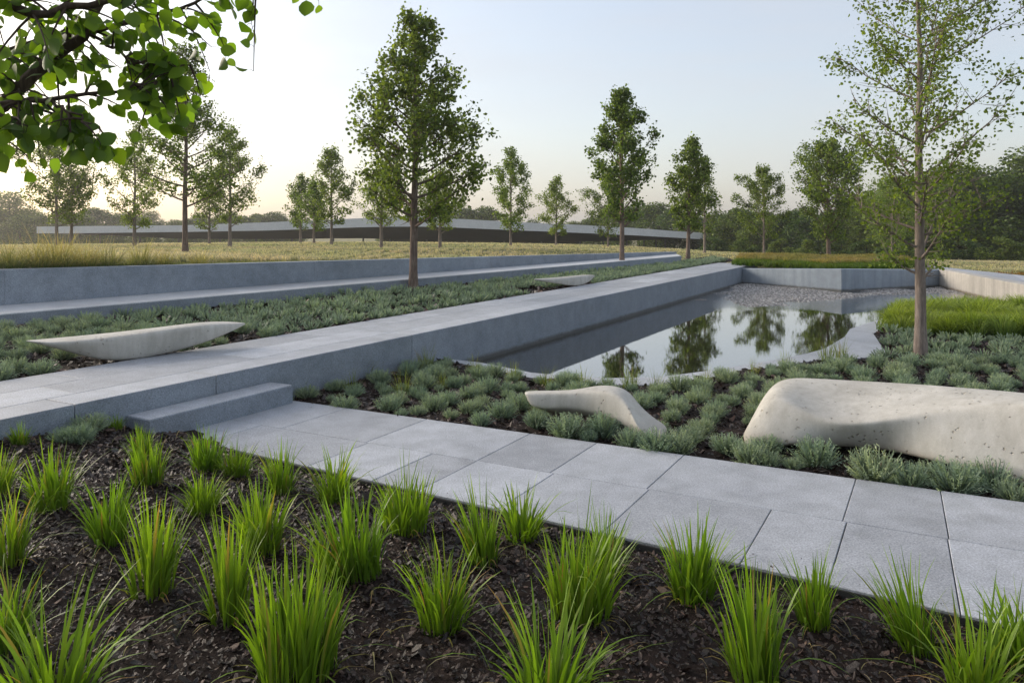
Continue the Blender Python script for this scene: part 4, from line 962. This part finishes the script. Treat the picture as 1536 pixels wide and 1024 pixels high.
def wood(px, top, d, k, name, lab, grp, mat='leaf_wood'):
    p = Q(px, HY, d); z = float(ground_z(np.array([p[0]]), np.array([p[1]]))[0]); H = Q(px, top, d)[2] - z
    if wt[k][1].materials: pass
    o = tree_obj(name, (p[0], p[1], z), wt[k], (M['bark_dark'], M[mat]), lab, grp, random.uniform(0, 6.28), H / wbase[k]); o.scale[0] *= 1.4; o.scale[1] *= 1.4
wr = random.Random(5)
for px, top, d, k in [(1150, 318, 104, 3), (1200, 314, 106, 1), (1245, 316, 100, 3), (1285, 296, 98, 1), (1335, 285, 96, 3), (1375, 275, 94, 1), (1415, 268, 92, 3), (1455, 262, 90, 1), (1500, 268, 92, 3), (1550, 250, 90, 1), (1095, 322, 102, 1), (1060, 326, 106, 3), (1040, 322, 92, 1), (1075, 320, 88, 0), (1108, 312, 84, 3), (1135, 330, 80, 1), (1165, 322, 90, 2), (1188, 318, 82, 3), (1212, 325, 76, 1), (1262, 318, 88, 0), (1290, 300, 84, 1),
        (1312, 282, 82, 2), (1352, 268, 78, 4), (1392, 262, 80, 0), (1432, 246, 74, 4), (1474, 243, 76, 2), (1510, 262, 70, 0), (1548, 226, 72, 4), (1600, 235, 70, 1), (1660, 240, 66, 4), (1740, 235, 64, 0), (1820, 240, 62, 4)]:
    wood(px, top, d, k, 'woodland_tree', 'dark green tree in the wood that closes the view on the right', 'trees of the right hand wood')
for px, top, d, k in [(700, 312, 128, 3), (728, 310, 128, 1), (672, 322, 132, 0), (590, 326, 150, 3), (890, 326, 130, 3), (925, 312, 116, 1), (958, 300, 118, 2), (985, 304, 108, 1), (1012, 312, 104, 3), (860, 332, 130, 1), (800, 330, 140, 0)]:
    wood(px, top, d, k, 'woodland_tree', 'hazy round-topped tree rising behind the long flat roof', 'trees behind the long roof')
for px, top, d, k in [(-160, 300, 130, 4), (-60, 300, 125, 1), (14, 290, 118, 4), (52, 318, 124, 1), (95, 314, 130, 0), (140, 312, 135, 3), (180, 320, 138, 1), (225, 318, 140, 4), (205, 324, 120, 1), (120, 322, 118, 3), (30, 322, 112, 3), (-20, 312, 116, 1), (262, 330, 150, 1), (285, 328, 140, 3), (325, 326, 138, 1), (365, 324, 142, 3), (300, 322, 150, 0), (345, 319, 150, 1), (385, 321, 150, 3), (412, 318, 150, 1), (445, 326, 150, 0), (-260, 290, 120, 1)]:
    wood(px, top, d, k, 'woodland_tree', 'pale misty tree in the wood beyond the left part of the meadow', 'misty trees on the left')
for px, d in [(1070, 66), (1118, 64), (1172, 68), (1210, 62), (1262, 66), (1300, 60), (1350, 64), (1405, 60), (1450, 62), (1500, 58), (1545, 60)]:
    wood(px, 352 + wr.uniform(-6, 8), d, 5, 'woodland_shrub', 'low dark shrub at the foot of the wood on the right', 'shrubs at the edge of the wood')

# overhanging branches, top left: a real tree standing left of the picture
def near_tree():
    W = Acc(); anch = []
    D = 2.9
    base = np.array((-3.35, 2.7, mulch_h(-3.35, 2.7)))
    trunk = [base + (0, 0, -.05), base + (.03, .02, .9), base + (.0, .05, 1.9), base + (.08, .1, 2.8), base + (.05, .1, 4.2)]
    def sm(pts, n=24):
        pts = np.array(pts); s = np.linspace(0, len(pts) - 1, n); return np.stack([np.interp(s, range(len(pts)), pts[:, i]) for i in range(3)], 1)
    tube(W, sm(trunk), np.linspace(.10, .03, 24), 12)
    def branch(pts, r0_, r1_, tn, tl, rg=None):
        p = sm(pts, 18); p[1:-1] += rng.normal(0, .006, (16, 3)); tube(W, p, np.linspace(r0_, r1_, 18), 7)
        for i in range(tn):
            k = rng.integers(3, 18); o_ = p[k]; dr = rng.normal(0, 1, 3) * (1, .7, .8) + (p[min(k + 1, 17)] - p[k - 1]) * 6 + np.array((.15, 0, -.25)); dr /= np.linalg.norm(dr)
            ln = rng.uniform(.4, 1) * tl; q = np.linspace(0, 1, 6)
            tw = o_ + dr * (ln * q)[:, None] + np.array((0, 0, -1)) * (ln * .35 * q ** 2)[:, None]
            tube(W, tw, .0042 * (1 - q) + .0014, 5)
            for e in range(1, 6): anch.append((tw[e], dr))
    tp = lambda i: np.array(trunk[i])
    B = lambda l: [np.array(Q(*q)) for q in l]
    branch([tp(2)] + B([(-150, 210, 2.8), (0, 158, 2.9), (60, 105, 2.95), (95, 78, 3.0), (140, 25, 3.0), (185, -40, 3.05), (230, -120, 3.1)]), .034, .012, 26, .34)
    branch([tp(2) + (.0, 0, .1)] + B([(-120, 110, 3.0), (0, 82, 3.0), (70, 56, 3.1), (130, 48, 3.1), (210, 32, 3.15), (290, 8, 3.2), (315, -5, 3.2)]), .02, .005, 24, .24)
    branch([tp(2) + (.0, 0, -.1)] + B([(-130, 175, 2.75), (0, 153, 2.8), (55, 152, 2.8), (110, 145, 2.85), (190, 136, 2.9), (235, 122, 2.9)]), .016, .0035, 20, .19)
    branch([tp(3)] + B([(-80, -60, 2.9), (0, 5, 2.8), (60, 20, 2.8), (120, 10, 2.8), (200, -5, 2.9), (300, -40, 3.0), (385, -45, 3.05)]), .024, .005, 30, .3)
    branch(B([(130, 48, 3.1), (170, 75, 3.0), (205, 95, 2.95), (240, 100, 2.95), (285, 98, 3.0)]), .007, .003, 20, .16)
    branch(B([(70, 150, 2.8), (100, 165, 2.75), (130, 182, 2.75), (150, 192, 2.75)]), .006, .0025, 7, .12)
    branch(B([(-30, 160, 2.7), (0, 175, 2.6), (15, 182, 2.6)]), .006, .0025, 6, .14)
    branch([tp(4)] + B([(-200, -250, 3.0), (0, -180, 3.0), (150, -150, 3.1), (300, -130, 3.2)]), .02, .005, 24, .4)
    branch([tp(2), base + (-.5, -.3, 2.6), base + (-1.1, -.5, 3.1)], .03, .006, 24, .5)
    branch([tp(3), base + (-.4, .5, 3.4), base + (-.7, 1.1, 3.9)], .025, .006, 24, .5)
    # heart-shaped leaves on short stalks
    outline = [(0, 0), (.10, .30), (.32, .50), (.58, .46), (.82, .24), (1.0, 0)]
    La = Acc()
    for (p, dr) in anch:
        for _ in range(2 if rng.random() < .15 else 1):
            s = rng.uniform(.038, .072); ax = dr * .5 + rng.normal(0, .5, 3) + np.array((0, 0, -.75)); ax /= np.linalg.norm(ax)
            nr = rng.normal(0, .8, 3) + np.array((0, -.5, .3)); sd = np.cross(ax, nr); sd /= np.linalg.norm(sd); nn = np.cross(ax, sd)
            st = p + ax * s * .45 + rng.normal(0, .006, 3); tube(W, [p, (p + st) / 2 + (0, 0, .004), st], [.0012, .001, .0009], 3)
            curl = rng.uniform(-.12, .25); vs_ = []; asp = rng.uniform(.8, 1.05)
            for (a_, b_) in outline:
                cc = st + ax * s * a_ - nn * s * curl * a_ * a_; vs_ += [cc]
                if b_: vs_ += [cc + (sd * b_ * asp + nn * b_ * .28) * s, cc + (-sd * b_ * asp + nn * b_ * .28) * s]
            # 0 | 1 2 3 | 4 5 6 | 7 8 9 | 10 11 12 | 13
            q = [(1, 4, 5, 2), (4, 7, 8, 5), (7, 10, 11, 8), (1, 3, 6, 4), (4, 6, 9, 7), (7, 9, 12, 10)]; t3 = [(0, 1, 2), (0, 3, 1), (10, 13, 11), (10, 12, 13)]
            a = np.zeros((14, 3)); a[:, 0] = rng.random(); a[:, 1] = rng.random(); La.add(vs_, [np.array(q), np.array(t3)], a)
    return W.mesh('trunk', True), La.mesh('crown', True)
gt = near_tree()
tree_obj('overhanging_tree', (0, 0, 0), gt, (M['bark_dark'], M['leaf_near']), 'round-leaved tree whose dark branches hang into the top left of the picture')

# ------------------------------------------------------------------ grasses as masses
def scatter_blades(name, XY, zf, hf, w, lean, mat, label, cat, segs=3, tmax=1.0, droop=.3, tus=0):
    X, Y = XY; az_ = rng.uniform(0, 6.28, len(X)); lk = 1.0
    if tus:
        gx_, gy_ = np.round(X / tus), np.round(Y / tus); cx_ = (gx_ + .5 * np.sin(gx_ * 12.9 + gy_ * 78.2)) * tus; cy_ = (gy_ + .5 * np.sin(gx_ * 39.3 + gy_ * 11.1)) * tus
        az_ = np.arctan2(Y - cy_, X - cx_) + rng.normal(0, .5, len(X)); rr_ = np.hypot(X - cx_, Y - cy_) / tus; lk = .4 + 1.3 * rr_; X = cx_ + (X - cx_) * .6; Y = cy_ + (Y - cy_) * .6
    n = len(X); base = np.stack([X, Y, zf(X, Y) - .01], 1)
    VV, f, a = blades(base, az_, hf(X, Y) * rng.uniform(.6, 1.1, n), lean * lk * rng.uniform(.2, 1.3, n), w(X, Y) * rng.uniform(.6, 1.3, n), segs, droop, 1.2, None, .5, tmax)
    return tag(link(name, mesh_np(name, VV, f, a), M[mat]), label, cat, kind='stuff')
def pts_in(poly, n):
    poly = [tuple(p[:2]) for p in poly]; P_ = np.array(poly); lo, hi = P_.min(0), P_.max(0)
    X = rng.uniform(lo[0], hi[0], n); Y = rng.uniform(lo[1], hi[1], n); k = inpoly(poly, X, Y); return X[k], Y[k]
# meadow: density falls with distance, blades widen
n = 330000
dd = 8.5 * (110 / 8.5) ** (rng.random(n) ** 1.05); ta = rng.uniform(-.80, .86, n); X = ta * dd; Y = dd
gr = [tuple(p) for p in GARDEN]
ok = ~inpoly(gr, X, Y) & (Y > 9.0 - .0 * X); ok &= ~((X > 9) & (Y < 17.5)) & ~(inpoly([tuple(p) for p in (rw0 - (.4, .2), rw_back0 + (0, .8), rw_back1 + (3.2, 2.), rw_back1 + (3, -6.), rw1)], X, Y))
vv_ = (X - terr_b0[0]) * V[0] + (Y - terr_b0[1]) * V[1]; wn_ = (terr_b1 - terr_b0) / np.linalg.norm(terr_b1 - terr_b0); dw_ = np.abs((X - terr_b0[0]) * wn_[1] - (Y - terr_b0[1]) * wn_[0]); ok &= ~((dw_ < .85) & (X < -1.8) & (Y < 16))
X, Y = X[ok], Y[ok]
def mh(X, Y):
    tall = np.clip((-X - 2.5) / 3.0, 0, 1) * np.clip((17 - Y) / 5, 0, 1)
    return (.14 + .13 * tall) * (1 + .5 * vnoise(X, Y, 1.3, 6)) * 1.0
scatter_blades('meadow_grass', (X, Y), ground_z, mh, lambda X, Y: .0035 + .0007 * Y, .45, 'meadow', 'tawny meadow grass with green bases stretching back from the granite wall', 'meadow grass', 3, 1, .3, .55)
# green fringe along the top of the wall
n = 26000; t = rng.random(n); p0 = terr_b0 - .5 * (terr_b1 - terr_b0) - .30 * V; p1 = terr_b1 + .4 * U - .30 * V
XY = p0 + (p1 - p0) * t[:, None] - V * (np.abs(rng.normal(0, .35, n)))[:, None]
scatter_blades('wall_fringe_grass', (XY[:, 0], XY[:, 1]), ground_z, lambda X, Y: .10 + .05 * vnoise(X, Y, .8, 2) + 0 * X, lambda X, Y: .004 + .0004 * Y, .7, 'fountain', 'short green grass fringe along the top of the granite wall', 'grass', tmax=.45)
# lush mass at right
X, Y = pts_in(GM, 90000)
scatter_blades('lush_grass', (X, Y), rb_z, lambda X, Y: .50 + .30 * vnoise(X, Y, .5, 3), lambda X, Y: .007 + 0 * X, .62, 'green_mass', 'bright lush green grass mass between the cushion bed and the side wall', 'lush grass', 5, 1, .35, .34)
# planter grasses
def planter_z(X, Y): return np.maximum(ground_z(X, Y), .30) + .02
PL = [plant_a + (-.0, .42), plant_b + (0, .42), plant_c + (-.35, .42), np.array((13.2, 26.5)), np.array((8.2, 27.5))]
X, Y = pts_in(PL, 60000); front = np.minimum(dseg([plant_a + (0, .42), plant_b + (0, .42), plant_c + (-.3, .42), plant_b + (0, .42)], X, Y), 9)
k = front < 1.1
scatter_blades('planter_grass', (X[k], Y[k]), planter_z, lambda X, Y: .29 + .09 * vnoise(X, Y, .6, 3), lambda X, Y: .012 + 0 * X, .6, 'planter', 'low green grass fringe behind the top of the pointed planter wall', 'planter grass', 3, .12, .3, .3)
scatter_blades('planter_meadow', (X[~k], Y[~k]), planter_z, lambda X, Y: .38 + .14 * vnoise(X, Y, .8, 3), lambda X, Y: .014 + 0 * X, .5, 'planter', 'reddish tawny grasses filling the planter around the dense tree', 'planter grass', 3, 1, .3, .5)
# ground cover beyond the side walkway
X, Y = pts_in([rw_back0 + (.3, .1), rw_back1 + (.15, .1), rw_back1 + (5, 0), rw_back0 + (6, 3)], 16000)
M['sedum'] = leaf_mat('rusty_sedum', (.16, .10, .03), (.38, .19, .08), .4, .25, .6, (1.1, 1, .6), .2, (1.2, (.5, 1.1, .5), (1.2, .9, .9)))
scatter_blades('ground_cover', (X, Y), ground_z, lambda X, Y: .09 + 0 * X, lambda X, Y: .02 + 0 * X, .6, 'sedum', 'rust and yellow ground cover beside the side walkway at the right edge', 'ground cover', 2)
# individual fountain grass clumps above the wall, far left
fm = [tuft_mesh('fountain_grass_%d' % i, 230, .36, .12, .0055, .85, 16, 6) for i in range(3)]
for me in fm: me.materials.append(M['fountain'])
for i, (px, hp, lab) in enumerate([(-40, 38, 'cut by the left edge of the picture'), (16, 40, 'leftmost full one'), (58, 42, 'below the leftmost meadow tree'), (90, 42, 'with wide arching leaves below the slim leaning tree'), (128, 36, 'between the two leftmost meadow trees'), (160, 34, 'left of the pale green meadow tree'),
                               (212, 32, 'right of the pale green meadow tree'), (246, 24, 'low and small, just before the tall airy tree'), (300, 20, 'low and small, right of the tall airy tree')]):
    f_ = (px - 0) / 915.0; a_, b_ = terr_b0 - .42 * V, terr_b1 - .42 * V
    # point on the line behind the wall at that column
    dirp = np.array(((px - CX) / FP, 1.0)); q = line_pt(a_, b_, np.zeros(2), dirp)
    z = float(ground_z(np.array([q[0]]), np.array([q[1]]))[0]); o = link('fountain_grass', fm[i % 3]); o.location = (q[0], q[1], z); s = hp * q[1] / FP / .36
    o.scale = (s * 1.5, s * 1.5, s * 1.6); o.rotation_euler.z = i * 1.3; tag(o, 'green fountain grass clump on the wall top, ' + lab, 'grass clump', 'fountain grass clumps above the wall')

# ------------------------------------------------------------------ pavilion with its long folded roof
D = 88.0
top = [(55, 340), (110, 339.3), (273, 338), (400, 333.5), (540, 327.5), (587, 324.5), (634, 324.5), (681, 328), (780, 333.4), (862, 337), (951, 342), (1021, 347.3), (1055, 349)]
bot = [(55, 350), (110, 350), (273, 348), (400, 345.8), (540, 341), (587, 340), (634, 340), (681, 341.4), (780, 345.7), (862, 349), (951, 353), (1021, 357), (1055, 359)]
bel = [(60, 350.4), (115, 351.2), (273, 358.2), (400, 358.6), (540, 357.5), (587, 358.5), (634, 359.5), (681, 360.5), (780, 362), (862, 362.4), (951, 360.8), (1021, 358.4), (1052, 359.6)]
pav = bpy.data.objects.new('pavilion', None); COL.objects.link(pav)
gz = float(ground_z(np.array([Q(560, 340, D)[0]]), np.array([D]))[0]); pav.location = (Q(560, 340, D)[0], D, gz)
tag(pav, 'long low pavilion with a folded pale concrete roof beyond the meadow', 'pavilion')
off = np.array(pav.location)
dep = 16.0; n = len(top)
A_, B_, C_ = [Q(x, y, D) for x, y in top], [Q(x, y, D) for x, y in bot], [Q(x, y, D) + (0, 0, 0) for x, y in bel]
bp_ = [np.array((c[0] * (D + 3.5) / D, D + 3.5, EYE + (c[2] - EYE) * (D + 3.5) / D)) for c in C_]
acc = Acc(); v = [];
for i in range(n):
    a, b = A_[i], B_[i]; v += [a, b, a + (0, dep, 0), b + (0, dep, .02), a + (0, .5, -.02)]
f = []
for i in range(n - 1):
    p, q = i * 5, (i + 1) * 5; f += [(p, q, q + 1, p + 1), (p, p + 2, q + 2, q), (p + 2, p + 3, q + 3, q + 2)]
f += [(0, 1, 3, 2), ((n - 1) * 5, (n - 1) * 5 + 2, (n - 1) * 5 + 3, (n - 1) * 5 + 1)]
acc.add(np.array(v) - off, np.array(f)); M['roof'] = stone_mat('roof_concrete', (.56, .575, .60), (.64, .65, .67), .1, .03, .6, .5)
link('roof', acc.mesh('roof'), M['roof'], pav)
acc = Acc(); v = []; f = []
for i in range(n): v += [B_[i] + (0, .05, 0), bp_[i], bp_[i] + (0, dep - 8, 0), B_[i] + (0, dep, -.03)]
for i in range(n - 1):
    p, q = i * 4, (i + 1) * 4; f += [(p, q, q + 1, p + 1), (p + 1, q + 1, q + 2, p + 2), (p + 2, q + 2, q + 3, p + 3)]
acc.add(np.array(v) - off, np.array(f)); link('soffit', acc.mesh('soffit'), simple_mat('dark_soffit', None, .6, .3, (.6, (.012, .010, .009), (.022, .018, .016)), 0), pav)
colm = simple_mat('column_steel', (.12, .12, .12), .5)
for px in (150, 210, 268, 330, 384, 438, 500, 545, 585, 640, 700, 756, 812, 870, 905, 940, 966, 984, 998):
    xs = [x for x, _ in bel]; yb = np.interp(px, xs, [y for _, y in bel]); dd_ = D + 4.2
    x = (px - CX) / FP * dd_; zt_ = EYE - (yb - HY) * (D + 3.5) / FP + .15; zg = float(ground_z(np.array([x]), np.array([dd_]))[0]) - .1
    acc = Acc(); tube(acc, [(x, dd_, zg), (x, dd_, (zg + zt_) / 2), (x, dd_, zt_)], [.11] * 3, 10)
    acc.v[0] = acc.v[0] - off; link('column', acc.mesh('column', True), colm, pav)
# glazed core set back under the roof
acc = Acc(); x0, x1 = Q(560, 340, D)[0], Q(880, 340, D)[0]
prism(acc, [(x0 - off[0], 6.5), (x1 - off[0], 6.5), (x1 - off[0], 11), (x0 - off[0], 11)], .35 - gz * 0 + (bp_[6][2] - gz) - .1, -.3, .01)
link('glazed_wall', acc.mesh('glazed_wall'), simple_mat('dark_glass', (.02, .025, .025), .08, .6), pav)

# ------------------------------------------------------------------ light, air, camera
SUN_AZ, SUN_EL = -60.0, 19.0
w = bpy.data.worlds.new('World'); SC.world = w; w.use_nodes = True; nt = w.node_tree; nt.nodes.clear()
sky = nt.nodes.new('ShaderNodeTexSky'); sky.sky_type = 'NISHITA'; sky.sun_disc = False; sky.sun_elevation = R(SUN_EL); sky.sun_rotation = R(SUN_AZ)
sky.air_density = 1.0; sky.dust_density = 3.0; sky.ozone_density = 1.5; sky.altitude = 50
bg = nt.nodes.new('ShaderNodeBackground'); bg.inputs[1].default_value = .12; o = nt.nodes.new('ShaderNodeOutputWorld')
vm = nt.nodes.new('ShaderNodeMix'); vm.data_type = 'RGBA'; vm.inputs[7].default_value = (2.62, 2.58, 2.64, 1)
tc_ = nt.nodes.new('ShaderNodeTexCoord'); mp_ = nt.nodes.new('ShaderNodeMapping'); mp_.inputs['Scale'].default_value = (1.2, 1.2, 5); nt.links.new(tc_.outputs['Generated'], mp_.inputs[0])
cn_ = noise(nt, mp_.outputs[0], 1.6, 5, .55, .5); cr_ = ramp(nt, cn_.outputs[0], [(.3, (.42,) * 3), (.7, (.70,) * 3)]); nt.links.new(cr_.outputs[0], vm.inputs[0])
nt.links.new(sky.outputs[0], vm.inputs[6]); nt.links.new(vm.outputs[2], bg.inputs[0]); nt.links.new(bg.outputs[0], o.inputs[0])
sl = bpy.data.lights.new('sun', 'SUN'); sl.energy = 1.5; sl.angle = R(28); sl.color = (1, .90, .78)
so = bpy.data.objects.new('sun', sl); COL.objects.link(so)
sd = Vector((math.sin(R(SUN_AZ)) * math.cos(R(SUN_EL)), math.cos(R(SUN_AZ)) * math.cos(R(SUN_EL)), math.sin(R(SUN_EL)))); so.rotation_euler = sd.to_track_quat('Z', 'Y').to_euler()

HAZE = .0006
if HAZE:
    hx = [(-330, -60), (330, -60), (330, 260), (-330, 260)]
    v = [(x, y, z) for z in (-9, 14.5) for x, y in hx]
    hm, nt2, out2 = newmat('morning_haze'); vol = nt2.nodes.new('ShaderNodeVolumePrincipled'); vol.inputs['Density'].default_value = HAZE; vol.inputs['Color'].default_value = (.97, .96, .94, 1); vol.inputs['Anisotropy'].default_value = .6
    nt2.links.new(vol.outputs[0], out2.inputs['Volume'])
    tag(link('haze', mesh_np('haze', v, [np.array([(3, 2, 1, 0), (4, 5, 6, 7), (0, 1, 5, 4), (1, 2, 6, 5), (2, 3, 7, 6), (3, 0, 4, 7)])]), hm), 'pale morning haze thickening towards the far trees', 'haze', kind='stuff')

cam = bpy.data.cameras.new('camera'); co_ = bpy.data.objects.new('camera', cam); COL.objects.link(co_)
co_.location = (0, 0, EYE); co_.rotation_euler = (R(90), 0, 0); cam.sensor_width = 36; cam.lens = 36 * FP / 1536; cam.shift_y = -(512 - HY) / 1536
cam.clip_start = .05; cam.clip_end = 3000; SC.camera = co_
SC.view_settings.view_transform = 'Standard'; SC.view_settings.look = 'None'; SC.view_settings.exposure = 1.26; SC.view_settings.gamma = 1; SC.view_settings.use_curve_mapping = False
cy = SC.cycles; cy.max_bounces = 8; cy.diffuse_bounces = 3; cy.glossy_bounces = 4; cy.transmission_bounces = 5; cy.transparent_max_bounces = 6; cy.volume_bounces = 1; cy.caustics_reflective = False; cy.caustics_refractive = False
cy.use_denoising = True; cy.sample_clamp_indirect = 6
SC.render.use_persistent_data = False
